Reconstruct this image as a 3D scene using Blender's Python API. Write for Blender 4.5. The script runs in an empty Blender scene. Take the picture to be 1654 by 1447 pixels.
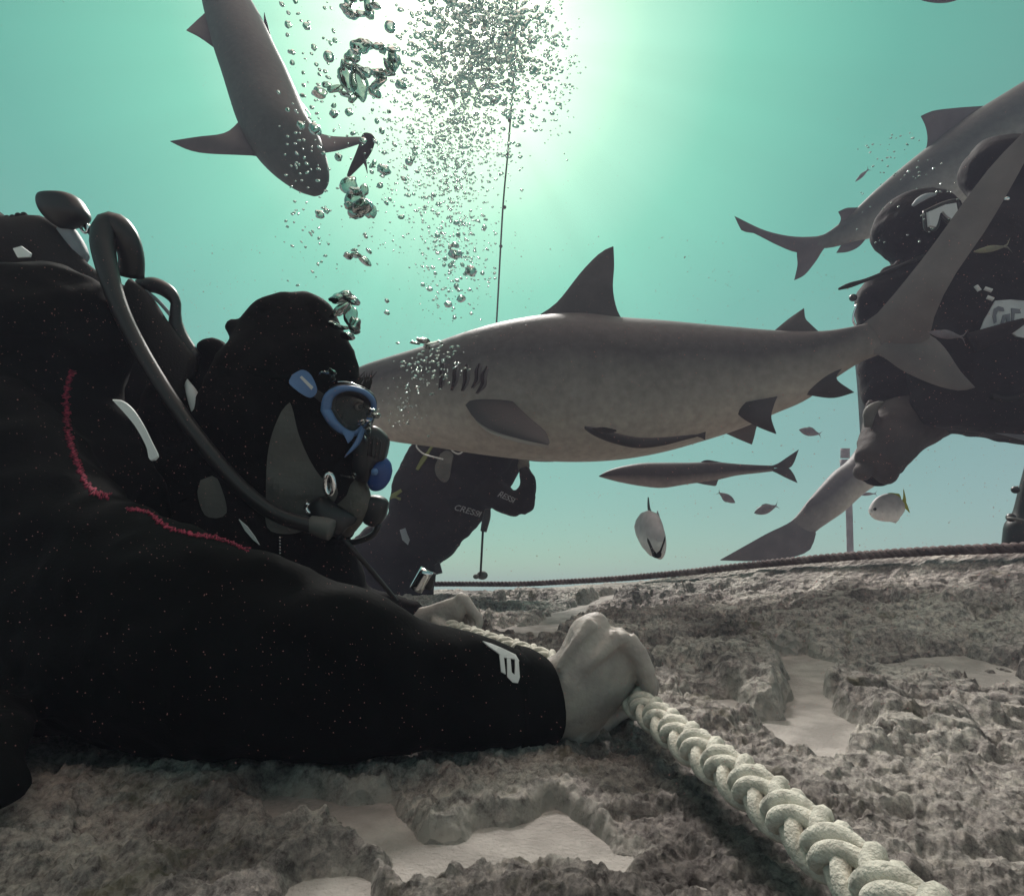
import bpy, math, random
import numpy as np
from mathutils import Vector, noise
from mathutils.bvhtree import BVHTree
from mathutils.geometry import delaunay_2d_cdt

random.seed(7); rng = np.random.default_rng(7)
scene = bpy.context.scene
R = math.radians
# ------------------------------------------------------------------ camera
F, CX, CY, PITCH = 918.0, 827.0, 723.5, R(13)
cam = bpy.data.objects.new('camera', bpy.data.cameras.new('camera'))
scene.collection.objects.link(cam)
cam.data.sensor_width = 36.0; cam.data.lens = 36.0*F/1654.0
cam.data.clip_start = 0.02; cam.data.clip_end = 400
cam.location = (0, 0, 0); cam.rotation_euler = (R(90)+PITCH, 0, 0)
scene.camera = cam
# ------------------------------------------------------------------ world: daylight seen through water
SUN_EL, SUN_AZ = R(49), R(-6)            # azimuth measured from +Y towards +X
SD = Vector((math.cos(SUN_EL)*math.sin(SUN_AZ), math.cos(SUN_EL)*math.cos(SUN_AZ), math.sin(SUN_EL)))
world = bpy.data.worlds.new("World"); scene.world = world; world.use_nodes = True
wn = world.node_tree.nodes; wl = world.node_tree.links; wn.clear()
def wnode(t, **k):
    n = wn.new(t)
    for a, b in k.items(): setattr(n, a, b)
    return n
def ramp(node, stops, interp='LINEAR'):
    cr = node.color_ramp; cr.interpolation = interp
    while len(cr.elements) > 1: cr.elements.remove(cr.elements[-1])
    cr.elements[0].position = stops[0][0]; cr.elements[0].color = (*stops[0][1], 1)
    for p, c in stops[1:]:
        e = cr.elements.new(p); e.color = (*c, 1)
tc = wnode('ShaderNodeTexCoord')
sky = wnode('ShaderNodeTexSky', sky_type='NISHITA', sun_disc=False, sun_elevation=SUN_EL, sun_rotation=SUN_AZ)
skyt = wnode('ShaderNodeMix', data_type='RGBA', blend_type='MULTIPLY'); skyt.inputs[0].default_value = 1
wl.new(sky.outputs[0], skyt.inputs[6]); skyt.inputs[7].default_value = (0.5, 0.75, 0.35, 1)
bg1 = wnode('ShaderNodeBackground'); bg1.inputs[1].default_value = 0.05; wl.new(skyt.outputs[2], bg1.inputs[0])
dot = wnode('ShaderNodeVectorMath', operation='DOT_PRODUCT'); wl.new(tc.outputs['Generated'], dot.inputs[0]); dot.inputs[1].default_value = SD
acs = wnode('ShaderNodeMath', operation='ARCCOSINE'); wl.new(dot.outputs['Value'], acs.inputs[0])
nrm = wnode('ShaderNodeMath', operation='DIVIDE'); wl.new(acs.outputs[0], nrm.inputs[0]); nrm.inputs[1].default_value = math.pi
glow = wnode('ShaderNodeValToRGB'); wl.new(nrm.outputs[0], glow.inputs[0])
def dg(d): return d/180.0
ramp(glow, [(0, (2.4, 2.4, 2.0)), (dg(4), (1.2, 1.35, 1.05)), (dg(9), (.62, .82, .66)), (dg(15), (.26, .53, .42)), (dg(22), (.075, .35, .25)), (dg(33), (.010, .17, .12)), (dg(48), (0, .05, .032)), (dg(70), (0, 0, 0))])
sep = wnode('ShaderNodeSeparateXYZ'); wl.new(tc.outputs['Generated'], sep.inputs[0])
mr = wnode('ShaderNodeMapRange'); mr.inputs[1].default_value = -1; mr.inputs[2].default_value = 1; wl.new(sep.outputs[2], mr.inputs[0])
base = wnode('ShaderNodeValToRGB'); wl.new(mr.outputs[0], base.inputs[0])
ramp(base, [(0, (.10, .095, .085)), (.42, (.10, .11, .115)), (.49, (.105, .135, .24)), (.54, (.07, .135, .205)), (.60, (.032, .13, .155)), (.66, (.022, .125, .125)), (.85, (.03, .125, .105)), (.905, (.06, .14, .12)), (.95, (1.1, 1.0, .92)), (1, (2.0, 1.8, 1.65))])
bk = wnode('ShaderNodeMapRange'); bk.inputs[1].default_value = -1; bk.inputs[2].default_value = 1; bk.inputs[3].default_value = 0; bk.inputs[4].default_value = 1.0
wl.new(sep.outputs[1], bk.inputs[0])
bm_ = wnode('ShaderNodeMix', data_type='RGBA', blend_type='MULTIPLY'); bm_.inputs[0].default_value = 1
btint = wnode('ShaderNodeValToRGB'); wl.new(bk.outputs[0], btint.inputs[0]); ramp(btint, [(.15, (1.3, .95, .85)), (.52, (1.15, .95, .9)), (.68, (1, 1, 1))])  # warm tint added behind the camera to fill the camera-facing sides
wl.new(base.outputs[0], bm_.inputs[6]); wl.new(btint.outputs[0], bm_.inputs[7])
addc = wnode('ShaderNodeMix', data_type='RGBA', blend_type='ADD'); addc.inputs[0].default_value = 1
# faint shafts of light fanning out from the sun
cr1 = wnode('ShaderNodeVectorMath', operation='CROSS_PRODUCT'); wl.new(tc.outputs['Generated'], cr1.inputs[0]); cr1.inputs[1].default_value = SD
nm1 = wnode('ShaderNodeVectorMath', operation='NORMALIZE'); wl.new(cr1.outputs[0], nm1.inputs[0])
rn1 = wnode('ShaderNodeTexNoise'); rn1.inputs['Scale'].default_value = 7; rn1.inputs['Detail'].default_value = 4; wl.new(nm1.outputs[0], rn1.inputs['Vector'])
rm1 = wnode('ShaderNodeMapRange'); rm1.inputs[1].default_value = .3; rm1.inputs[2].default_value = .7; rm1.inputs[3].default_value = .94; rm1.inputs[4].default_value = 1.06; wl.new(rn1.outputs[0], rm1.inputs[0])
gm1 = wnode('ShaderNodeMix', data_type='RGBA', blend_type='MULTIPLY'); gm1.inputs[0].default_value = 1; wl.new(glow.outputs[0], gm1.inputs[6]); wl.new(rm1.outputs[0], gm1.inputs[7])
wl.new(bm_.outputs[2], addc.inputs[6]); wl.new(gm1.outputs[2], addc.inputs[7])
bg2 = wnode('ShaderNodeBackground'); wl.new(addc.outputs[2], bg2.inputs[0]); bg2.inputs[1].default_value = 1.0
ads = wnode('ShaderNodeAddShader'); wl.new(bg1.outputs[0], ads.inputs[0]); wl.new(bg2.outputs[0], ads.inputs[1])
wo = wnode('ShaderNodeOutputWorld'); wl.new(ads.outputs[0], wo.inputs[0])
# ------------------------------------------------------------------ sun
sl = bpy.data.lights.new('sun', 'SUN'); sl.energy = 5.0; sl.angle = R(9); sl.color = (1.0, .93, .88)
sun = bpy.data.objects.new('sun', sl); scene.collection.objects.link(sun)
sun.rotation_euler = SD.to_track_quat('Z', 'Y').to_euler()
vs = scene.view_settings; vs.view_transform = 'Standard'; vs.look = 'None'; vs.gamma = 1; vs.exposure = .16
scene.cycles.use_denoising = True
scene.cycles.max_bounces = 10; scene.cycles.transmission_bounces = 8; scene.cycles.glossy_bounces = 4
scene.cycles.transparent_max_bounces = 16; scene.cycles.volume_bounces = 1; scene.cycles.caustics_refractive = False; scene.cycles.caustics_reflective = False

# ------------------------------------------------------------------ helpers
FW = Vector((0, math.cos(PITCH), math.sin(PITCH))); UP = Vector((0, -math.sin(PITCH), math.cos(PITCH))); RT = Vector((1, 0, 0))
def P(px, py, d): return RT*((px-CX)/F*d) + UP*(-(py-CY)/F*d) + FW*d
def link(o): scene.collection.objects.link(o); return o
def worigin(o):
    v = Vector((0, 0, 0))
    while o: v += o.location; o = o.parent
    return v
def mk(name, verts, faces, mat, parent=None, smooth=True, label=None, attr=None, mats=None, fmat=None):
    vv = np.array([tuple(v) for v in verts], dtype=float)
    if parent: off = np.array(worigin(parent))
    else: off = (vv.min(0)+vv.max(0))/2; off[2] = vv[:, 2].min()
    me = bpy.data.meshes.new(name); me.from_pydata((vv-off).tolist(), [], [tuple(f) for f in faces])
    me.validate(); me.update()
    if smooth: me.polygons.foreach_set('use_smooth', [True]*len(me.polygons))
    for m in (mats or [mat]): me.materials.append(m)
    if attr is not None:
        a = me.attributes.new('tone', 'FLOAT', 'POINT'); a.data.foreach_set('value', list(attr))
    o = link(bpy.data.objects.new(name, me))
    if parent: o.parent = parent
    else: o.location = off
    if label: o['label'] = label
    return o
def tag(o, label, cat=None, group=None, kind=None):
    if label: o['label'] = label
    if cat: o['category'] = cat
    if group: o['group'] = group
    if kind: o['kind'] = kind
    return o
def root(name, loc, label, cat, group=None):
    e = bpy.data.objects.new(name, None); e.location = loc; e.empty_display_size = .05; link(e)
    return tag(e, label, cat, group)
def cr(pts, n):
    """Catmull-Rom resample of tuples to n samples"""
    A = np.array(pts, dtype=float); m = len(A)
    if m == 2: return [tuple(A[0]+(A[1]-A[0])*t) for t in np.linspace(0, 1, n)]
    A = np.vstack([2*A[0]-A[1], A, 2*A[-1]-A[-2]]); out = []
    seg = np.linalg.norm(np.diff(A[1:-1, :2], axis=0), axis=1)+1e-6; cs = np.concatenate([[0], np.cumsum(seg)])
    for s in np.linspace(0, cs[-1], n):
        i = min(int(np.searchsorted(cs, s, side='right'))-1, m-2); t = (s-cs[i])/seg[i]
        p0, p1, p2, p3 = A[i], A[i+1], A[i+2], A[i+3]
        out.append(tuple(.5*((2*p1)+(-p0+p2)*t+(2*p0-5*p1+4*p2-p3)*t*t+(-p0+3*p1-3*p2+p3)*t**3)))
    return out
def loft(rings, n=20, e=1.0):
    """rings: (centre, U, V) -> closed mesh"""
    V, Fc, T = [], [], []
    for c, u, v in rings:
        for k in range(n):
            a = 2*math.pi*k/n; ca, sa = math.cos(a), math.sin(a)
            V.append(c + u*(math.copysign(abs(ca)**e, ca)) + v*(math.copysign(abs(sa)**e, sa))); T.append(sa*.5+.5)
    m = len(rings)
    for i in range(m-1):
        for k in range(n):
            k2 = (k+1) % n
            Fc.append((i*n+k, i*n+k2, (i+1)*n+k2, (i+1)*n+k))
    V.append(rings[0][0]); T.append(.5); V.append(rings[-1][0]); T.append(.5)
    a, b = len(V)-2, len(V)-1
    for k in range(n):
        k2 = (k+1) % n
        Fc.append((a, k2, k)); Fc.append((b, (m-1)*n+k, (m-1)*n+k2))
    return V, Fc, T
def body_px(st, n=24, m=40, e=1.0):
    """st: (topx,topy,botx,boty,depth,halfwidth/halfheight)"""
    S = cr(st, m); rings = []
    tops = [P(s[0], s[1], s[4]) for s in S]; bots = [P(s[2], s[3], s[4]) for s in S]
    cs = [(a+b)/2 for a, b in zip(tops, bots)]
    for i, s in enumerate(S):
        t = (cs[min(i+1, m-1)]-cs[max(i-1, 0)]).normalized()
        v = (tops[i]-bots[i])/2
        w = t.cross(v)
        if w.length < 1e-9: w = FW.copy()
        rings.append((cs[i], w.normalized()*v.length*s[5], v))
    return loft(rings, n, e)
def tube(pts, rad, n=10, m=None, closed=False):
    if m: 
        q = cr([(*p, r) for p, r in zip(pts, rad if hasattr(rad, '__len__') else [rad]*len(pts))], m)
        pts = [Vector(a[:3]) for a in q]; rad = [a[3] for a in q]
    else:
        pts = [Vector(p) for p in pts]
        if not hasattr(rad, '__len__'): rad = [rad]*len(pts)
    N = len(pts); t0 = (pts[1]-pts[0]).normalized()
    u = t0.orthogonal().normalized(); rings = []
    for i in range(N):
        t = (pts[min(i+1, N-1)]-pts[max(i-1, 0)])
        if closed: t = pts[(i+1) % N]-pts[(i-1) % N]
        t.normalize(); u = (u-t*u.dot(t)).normalized(); v = t.cross(u)
        rings.append((pts[i], u*rad[i], v*rad[i]))
    V, Fc, T = loft(rings, n)
    if closed:
        Fc = [f for f in Fc if len(f) == 4]; V = V[:-2]
        # align seam
        a0 = rings[0][1].normalized(); best = min(range(n), key=lambda k: (V[(N-1)*n+k]-V[0]-(rings[-1][0]-rings[0][0])).length)
        for k in range(n): Fc.append(((N-1)*n+(best+k) % n, (N-1)*n+(best+k+1) % n, (k+1) % n, k))
    return V, Fc
def tube_px(pp, r, n=10, m=30): return tube([P(*p) for p in pp], r, n, m)
def fin_px(lead, trail, th, m=14, k=9):
    L = [P(*p) for p in cr(lead, m)]; Tt = [P(*p) for p in cr(trail, m)]
    nrm_ = Vector((0, 0, 0))
    for i in range(m-1): nrm_ += (L[i+1]-L[i]).cross(Tt[i]-L[i])
    nrm_.normalize()
    V, Fc = [], []
    for side in (1, -1):
        for i in range(m):
            u = i/(m-1)
            for j in range(k):
                v = j/(k-1); w = math.sin(math.pi*v**.75)**.7*th*(1-u)**.55 if 0 < j < k-1 else 0
                V.append(L[i].lerp(Tt[i], v)+nrm_*side*w)
    o = m*k
    for i in range(m-1):
        for j in range(k-1):
            a = i*k+j
            Fc.append((a, a+1, a+k+1, a+k)); Fc.append((o+a, o+a+k, o+a+k+1, o+a+1))
    return V, Fc
def merge(*ms):
    V, Fc = [], []
    for m in ms:
        o = len(V); V += list(m[0]); Fc += [tuple(i+o for i in f) for f in m[1]]
    return V, Fc
def ball(c, rx, ry=None, rz=None, n=16, m=10, rot=None):
    ry = ry or rx; rz = rz or rx; rings = []
    V, Fc = [], []
    for i in range(1, m):
        t = math.pi*i/m
        for k in range(n):
            a = 2*math.pi*k/n
            p = Vector((rx*math.sin(t)*math.cos(a), ry*math.sin(t)*math.sin(a), rz*math.cos(t)))
            if rot: p = rot @ p
            V.append(c+p)
    for i in range(m-2):
        for k in range(n): Fc.append((i*n+k, (i+1)*n+k, (i+1)*n+(k+1) % n, i*n+(k+1) % n))
    pt = Vector((0, 0, rz)); pb = Vector((0, 0, -rz))
    if rot: pt = rot @ pt; pb = rot @ pb
    V += [c+pt, c+pb]; a, b = len(V)-2, len(V)-1
    for k in range(n):
        Fc.append((a, k, (k+1) % n)); Fc.append((b, (m-2)*n+(k+1) % n, (m-2)*n+k))
    return V, Fc
def ballp(px, py, d, r, ry=None, rz=None, **k): return ball(P(px, py, d), r*d/F, (ry or r)*d/F, (rz or r)*d/F, **k)
def fuse(name, parts, voxel, mat, parent=None, smooth=6, label=None, attrf=None, mats=None, fm=None, disp=None):
    V, Fc = merge(*parts)
    me = bpy.data.meshes.new('tmp'); me.from_pydata([tuple(v) for v in V], [], Fc); me.update()
    o = link(bpy.data.objects.new('tmp', me))
    r = o.modifiers.new('r', 'REMESH'); r.mode = 'VOXEL'; r.voxel_size = voxel
    s = o.modifiers.new('s', 'SMOOTH'); s.iterations = smooth; s.factor = .5
    dg_ = bpy.context.evaluated_depsgraph_get(); ev = o.evaluated_get(dg_)
    m2 = bpy.data.meshes.new_from_object(ev)
    bpy.data.objects.remove(o); bpy.data.meshes.remove(me)
    n = len(m2.vertices); co = np.empty(n*3); m2.vertices.foreach_get('co', co); co = co.reshape(-1, 3)
    if disp is not None:
        no = np.empty(n*3); m2.vertices.foreach_get('normal', no); co = co+no.reshape(-1, 3)*disp(co)[:, None]
    off = np.array(worigin(parent)) if parent else np.array([co[:, 0].mean(), co[:, 1].mean(), co[:, 2].min()])
    bv = BVHTree.FromPolygons(co.tolist(), [tuple(p.vertices) for p in m2.polygons])
    m2.vertices.foreach_set('co', (co-off).ravel()); m2.name = name
    m2.materials.clear()
    for m in (mats or [mat]): m2.materials.append(m)
    m2.polygons.foreach_set('use_smooth', [True]*len(m2.polygons))
    if fm is not None:
        cen = np.empty(len(m2.polygons)*3); m2.polygons.foreach_get('center', cen)
        m2.polygons.foreach_set('material_index', fm(cen.reshape(-1, 3)+off).astype(np.int32))
    m2.update()
    ob = link(bpy.data.objects.new(name, m2))
    if parent: ob.parent = parent
    else: ob.location = off
    if label: ob['label'] = label
    return ob, bv
def bvh(mesh): return BVHTree.FromPolygons([tuple(v) for v in mesh[0]], [tuple(f) for f in mesh[1]])
def hit(bv, px, py, dflt=1.0):
    d = P(px, py, 1).normalized(); r = bv.ray_cast(Vector((0, 0, 0)), d)
    if r[0] is None:
        p = P(px, py, dflt); q = bv.find_nearest(p)
        if q[0] is None: return p, -d
        return p, q[1]
    nn = r[1] if r[1].dot(d) < 0 else -r[1]
    return r[0], nn
def patch_px(bv, poly, name, mat, parent, t=.002, step=6, dflt=1.0, smooth_poly=True, label=None):
    """a thin sheet of real thickness lying on a surface"""
    pl = [Vector(p) for p in poly]
    if smooth_poly: pl = [Vector(q) for q in cr(poly+[poly[0]], len(poly)*4)][:-1]
    from mathutils.geometry import intersect_point_tri_2d
    n = len(pl); x0, x1 = min(p.x for p in pl), max(p.x for p in pl); y0, y1 = min(p.y for p in pl), max(p.y for p in pl)
    def inside(x, y):
        c = False
        for i in range(n):
            a, b = pl[i], pl[i-1]
            if (a.y > y) != (b.y > y) and x < (b.x-a.x)*(y-a.y)/(b.y-a.y)+a.x: c = not c
        return c
    pts = [p.copy() for p in pl]; x = x0+step/2
    while x < x1:
        y = y0+step/2
        while y < y1:
            if inside(x, y) and min((Vector((x, y))-p).length for p in pl) > step*.45: pts.append(Vector((x, y)))
            y += step
        x += step
    r = delaunay_2d_cdt(pts, [(i, (i+1) % n) for i in range(n)], [], 1, 1e-4)
    v2, ed, tr = r[0], r[1], r[2]
    hs = [hit(bv, v.x, v.y, dflt) for v in v2]
    mean_n = sum((h[1] for h in hs), Vector((0, 0, 0))).normalized()
    V = [h[0]+(h[1]+mean_n*.5).normalized()*t for h in hs]+[h[0]-(h[1]+mean_n*.5).normalized()*t*.7 for h in hs]
    k = len(v2); Fc = [tuple(t_) for t_ in tr]+[tuple(i+k for i in reversed(t_)) for t_ in tr]
    cnt = {}
    for t_ in tr:
        for i in range(3):
            e = (t_[i], t_[(i+1) % 3]); cnt[tuple(sorted(e))] = cnt.get(tuple(sorted(e)), [])+[e]
    for e in cnt.values():
        if len(e) == 1: a, b = e[0]; Fc.append((b, a, a+k, b+k))
    return mk(name, V, Fc, mat, parent, smooth=False, label=label)
def slab_px(poly, d, th, name, mat, parent=None, label=None, smooth_poly=False):
    """solid plate at depth d (number or function), thickness th away from the viewer side"""
    f = d if callable(d) else (lambda x, y: d)
    pl = [q for q in cr(poly+[poly[0]], len(poly)*4)][:-1] if smooth_poly else poly
    A = [P(x, y, f(x, y)) for x, y in pl]; B = [P(x, y, f(x, y)+th) for x, y in pl]; n = len(A)
    c = sum(A, Vector())/n
    A2 = [a.lerp(c, .04) - FW*th*.3 for a in A]
    V = A+B+A2; Fc = [tuple(range(2*n, 3*n)), tuple(reversed(range(n, 2*n)))]
    for i in range(n):
        j = (i+1) % n
        Fc.append((i, j, n+j, n+i)); Fc.append((2*n+i, 2*n+j, j, i))
    return mk(name, V, Fc, mat, parent, smooth=False, label=label)

# ------------------------------------------------------------------ materials
def mat(name, col, rough=.6, spec=.4, metal=0, bump=None, var=None, sheen=0, **kw):
    m = bpy.data.materials.new(name); m.use_nodes = True; nt = m.node_tree; b = nt.nodes['Principled BSDF']
    b.inputs['Base Color'].default_value = (*col, 1); b.inputs['Roughness'].default_value = rough
    b.inputs['Specular IOR Level'].default_value = spec; b.inputs['Metallic'].default_value = metal
    if sheen: b.inputs['Sheen Weight'].default_value = sheen
    t = nt.nodes.new('ShaderNodeTexCoord')
    if var:      # (scale, colour2, lo, hi)
        n = nt.nodes.new('ShaderNodeTexNoise'); n.inputs['Scale'].default_value = var[0]; n.inputs['Detail'].default_value = 6
        nt.links.new(t.outputs['Object'], n.inputs['Vector'])
        r = nt.nodes.new('ShaderNodeValToRGB'); ramp(r, [(var[2], col), (var[3], var[1])]); nt.links.new(n.outputs[0], r.inputs[0])
        nt.links.new(r.outputs[0], b.inputs['Base Color'])
    if bump:     # (scale, strength, distance)
        n = nt.nodes.new('ShaderNodeTexNoise'); n.inputs['Scale'].default_value = bump[0]; n.inputs['Detail'].default_value = 8
        nt.links.new(t.outputs['Object'], n.inputs['Vector'])
        bp = nt.nodes.new('ShaderNodeBump'); bp.inputs['Strength'].default_value = bump[1]; bp.inputs['Distance'].default_value = bump[2]
        nt.links.new(n.outputs[0], bp.inputs['Height']); nt.links.new(bp.outputs[0], b.inputs['Normal'])
    return m
M = {}
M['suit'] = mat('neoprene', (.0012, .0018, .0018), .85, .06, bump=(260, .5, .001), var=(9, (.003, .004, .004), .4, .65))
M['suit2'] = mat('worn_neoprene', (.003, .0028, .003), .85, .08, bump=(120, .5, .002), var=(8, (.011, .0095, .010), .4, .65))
M['suit3'] = mat('hazed_neoprene', (.009, .006, .0075), .85, .15, bump=(60, .5, .004), var=(6, (.02, .014, .016), .4, .65))  # far suits: purplish water haze put into the black
M['panel'] = mat('grey_neoprene', (.10, .10, .095), .8, .3, bump=(200, .5, .001), var=(12, (.14, .135, .125), .4, .65))
M['silver'] = mat('silver_cloth', (.32, .35, .38), .6, .4, bump=(80, .4, .002), var=(12, (.22, .24, .27), .4, .65))
M['red'] = mat('red_thread', (.34, .035, .075), .8, .2, var=(300, (.10, .012, .03), .4, .6))
M['rubber'] = mat('black_rubber', (.012, .011, .012), .42, .5, bump=(150, .3, .0005))
M['webbing'] = mat('webbing', (.02, .018, .018), .85, .2, bump=(400, .6, .001))
M['chrome'] = mat('chrome', (.75, .78, .8), .12, .5, 1)
M['blue'] = mat('blue_plastic', (.085, .17, .36), .4, .5, bump=(60, .1, .001), var=(30, (.11, .21, .42), .4, .65))
M['blue2'] = mat('dark_blue_plastic', (.015, .055, .22), .35, .5, bump=(60, .1, .001))
M['palelens'] = mat('pale_lens', (.55, .55, .56), .4, .6, bump=(40, .2, .002))
M['lensglass'] = mat('lens_glass', (.75, .8, .8), .02, .5); M['lensglass'].node_tree.nodes['Principled BSDF'].inputs['Transmission Weight'].default_value = .93; M['lensglass'].node_tree.nodes['Principled BSDF'].inputs['IOR'].default_value = 1.12
M['lens'] = mat('lens', (.02, .018, .018), .05, .8)
M['white'] = mat('white_print', (.6, .62, .62), .6, .3, bump=(150, .3, .0005))
M['text'] = mat('grey_print', (.27, .27, .28), .6, .3)
M['slate'] = mat('slate', (.50, .52, .54), .6, .3, var=(14, (.36, .38, .41), .45, .7))
M['mark'] = mat('slate_mark', (.16, .17, .20), .7, .2)
M['yellow'] = mat('yellow_strap', (.16, .17, .06), .7, .2, bump=(200, .4, .001))
M['hair'] = mat('hair', (.02, .013, .012), .6, .4)
M['iron'] = mat('pipe', (.20, .17, .18), .8, .2, bump=(30, .5, .01), var=(10, (.28, .24, .25), .4, .6))
def skin_mat(name, c1, c2):
    m = mat(name, c1, .55, .35, bump=(210, .75, .0016), var=(34, c2, .38, .66)); b = m.node_tree.nodes['Principled BSDF']
    b.inputs['Subsurface Weight'].default_value = .08; b.inputs['Subsurface Radius'].default_value = (.006, .003, .002); b.inputs['Subsurface Scale'].default_value = .5
    return m
M['skin'] = skin_mat('skin', (.42, .38, .35), (.31, .275, .26))
M['skin2'] = skin_mat('skin_in_shade', (.13, .12, .10), (.09, .082, .072))  # darker copy of skin with shade put into the colour
def shark_mat(name, back, belly, lo=.30, hi=.62):
    m = mat(name, back, .6, .3, bump=(55, .25, .004)); nt = m.node_tree; b = nt.nodes['Principled BSDF']
    a = nt.nodes.new('ShaderNodeAttribute'); a.attribute_name = 'tone'
    t = nt.nodes.new('ShaderNodeTexCoord')
    n = nt.nodes.new('ShaderNodeTexNoise'); n.inputs['Scale'].default_value = 5; n.inputs['Detail'].default_value = 7; nt.links.new(t.outputs['Object'], n.inputs['Vector'])
    mp = nt.nodes.new('ShaderNodeMath'); mp.operation = 'MULTIPLY_ADD'; nt.links.new(n.outputs[0], mp.inputs[0]); mp.inputs[1].default_value = .22
    sb = nt.nodes.new('ShaderNodeMath'); sb.operation = 'SUBTRACT'; nt.links.new(a.outputs['Fac'], sb.inputs[0]); sb.inputs[1].default_value = .11
    nt.links.new(sb.outputs[0], mp.inputs[2])
    r = nt.nodes.new('ShaderNodeValToRGB'); ramp(r, [(lo, belly), (hi, back)]); nt.links.new(mp.outputs[0], r.inputs[0])
    n2 = nt.nodes.new('ShaderNodeTexNoise'); n2.inputs['Scale'].default_value = 38; n2.inputs['Detail'].default_value = 8; nt.links.new(t.outputs['Object'], n2.inputs['Vector'])
    r2 = nt.nodes.new('ShaderNodeValToRGB'); ramp(r2, [(.3, (.82, .82, .82)), (.7, (1.12, 1.12, 1.12))]); nt.links.new(n2.outputs[0], r2.inputs[0])
    mx = nt.nodes.new('ShaderNodeMix'); mx.data_type = 'RGBA'; mx.blend_type = 'MULTIPLY'; mx.inputs[0].default_value = 1
    nt.links.new(r.outputs[0], mx.inputs[6]); nt.links.new(r2.outputs[0], mx.inputs[7]); nt.links.new(mx.outputs[2], b.inputs['Base Color'])
    return m
M['shark'] = shark_mat('shark_skin', (.086, .073, .077), (.40, .355, .315), .24, .70)
M['shark2'] = shark_mat('hazed_olive_shark_skin', (.060, .066, .062), (.26, .26, .235), .24, .70)  # olive-grey skin with the greenish water haze put into its colour
M['sharkfin'] = mat('shark_fin', (.085, .072, .076), .6, .3, bump=(70, .2, .003), var=(9, (.12, .10, .104), .4, .65))
M['darkfin'] = mat('dark_fin', (.045, .036, .04), .6, .3, bump=(70, .2, .003), var=(12, (.07, .055, .06), .4, .65))
M['tailskin'] = mat('tail_fin_skin', (.13, .112, .112), .6, .3, bump=(60, .3, .003), var=(7, (.185, .162, .158), .38, .66))
M['upperfin'] = mat('fin_upper', (.045, .037, .040), .6, .3, bump=(70, .2, .003), var=(9, (.055, .043, .047), .4, .65))
M['paleskin'] = mat('pale_underside', (.36, .32, .29), .6, .3, bump=(70, .2, .003))
M['gill'] = mat('gill', (.035, .022, .025), .7, .2)
M['cobia'] = shark_mat('cobia_skin', (.05, .038, .043), (.20, .165, .155), .2, .5)
M['fishy'] = shark_mat('silver_fish', (.50, .45, .46), (.85, .78, .76))
M['fishdark'] = mat('small_fish', (.14, .11, .125), .5, .4, var=(40, (.2, .16, .17), .4, .6))
M['fishyel'] = mat('yellow_fin', (.42, .40, .04), .5, .3)
M['fishblack'] = mat('black_marking', (.012, .01, .011), .6, .3)

# ------------------------------------------------------------------ terrain
def lat(ix, iy, s):
    h = (ix.astype(np.int64)*374761393 + iy.astype(np.int64)*668265263 + s*1442695041) & 0x7fffffff
    h = ((h ^ (h >> 13))*1274126177) & 0x7fffffff
    h = (h ^ (h >> 16)) & 0xffffff
    return h/float(0xffffff)
def vn(x, y, s=0):
    ix, iy = np.floor(x), np.floor(y); fx, fy = x-ix, y-iy
    fx = fx*fx*fx*(fx*(fx*6-15)+10); fy = fy*fy*fy*(fy*(fy*6-15)+10)
    a, b, c, d = lat(ix, iy, s), lat(ix+1, iy, s), lat(ix, iy+1, s), lat(ix+1, iy+1, s)
    return (a*(1-fx)+b*fx)*(1-fy)+(c*(1-fx)+d*fx)*fy
def fbm(x, y, o=4, s=0, g=.5):
    t, a, n = 0, 1, 0
    for i in range(o):
        t = t+a*vn(x*2**i+17*i, y*2**i-9*i, s+i); n += a; a *= g
    return t/n
def sm(a, b, x):
    t = np.clip((x-a)/(b-a), 0, 1); return t*t*(3-2*t)
CP = [(380, 948, 2.75), (560, 946, 2.7), (700, 943, 2.62), (830, 943, 2.5), (900, 940, 2.42), (1000, 934, 2.25), (1100, 925, 2.02), (1200, 914, 1.82), (1300, 904, 1.64), (1400, 896, 1.5), (1500, 890, 1.38), (1600, 886, 1.28), (1700, 882, 1.18), (1850, 875, 1.05)]
CW = np.array([P(*q) for q in CP])
def crest_y(x): return np.interp(x, CW[:, 0], CW[:, 1])+.09
def crest_z(x): return np.interp(x, CW[:, 0], CW[:, 2])+np.interp(x, [-.5, .3, 1.1], [-.045, -.028, .0])
def base_z(x, y):
    yc, zc = crest_y(x), crest_z(x); y0 = .55
    t = np.clip((y-y0)/(yc-y0), 0, 1)
    near = -.172+.0*x
    up = near+(zc-near)*(t**1.15)
    dn = np.maximum(y-yc, 0)
    return np.where(y < yc, up, zc-.30*dn**1.5/(1+.35*dn**1.1))
def ground_hit(px, py):
    d = np.array(P(px, py, 1)); lo, hi = .1, 6
    for t in np.linspace(.1, 6, 1200):
        p = d*t
        if p[2] < float(base_z(np.array(p[0]), np.array(p[1]))): return (p[0], p[1])
    return (p[0], p[1])
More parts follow.
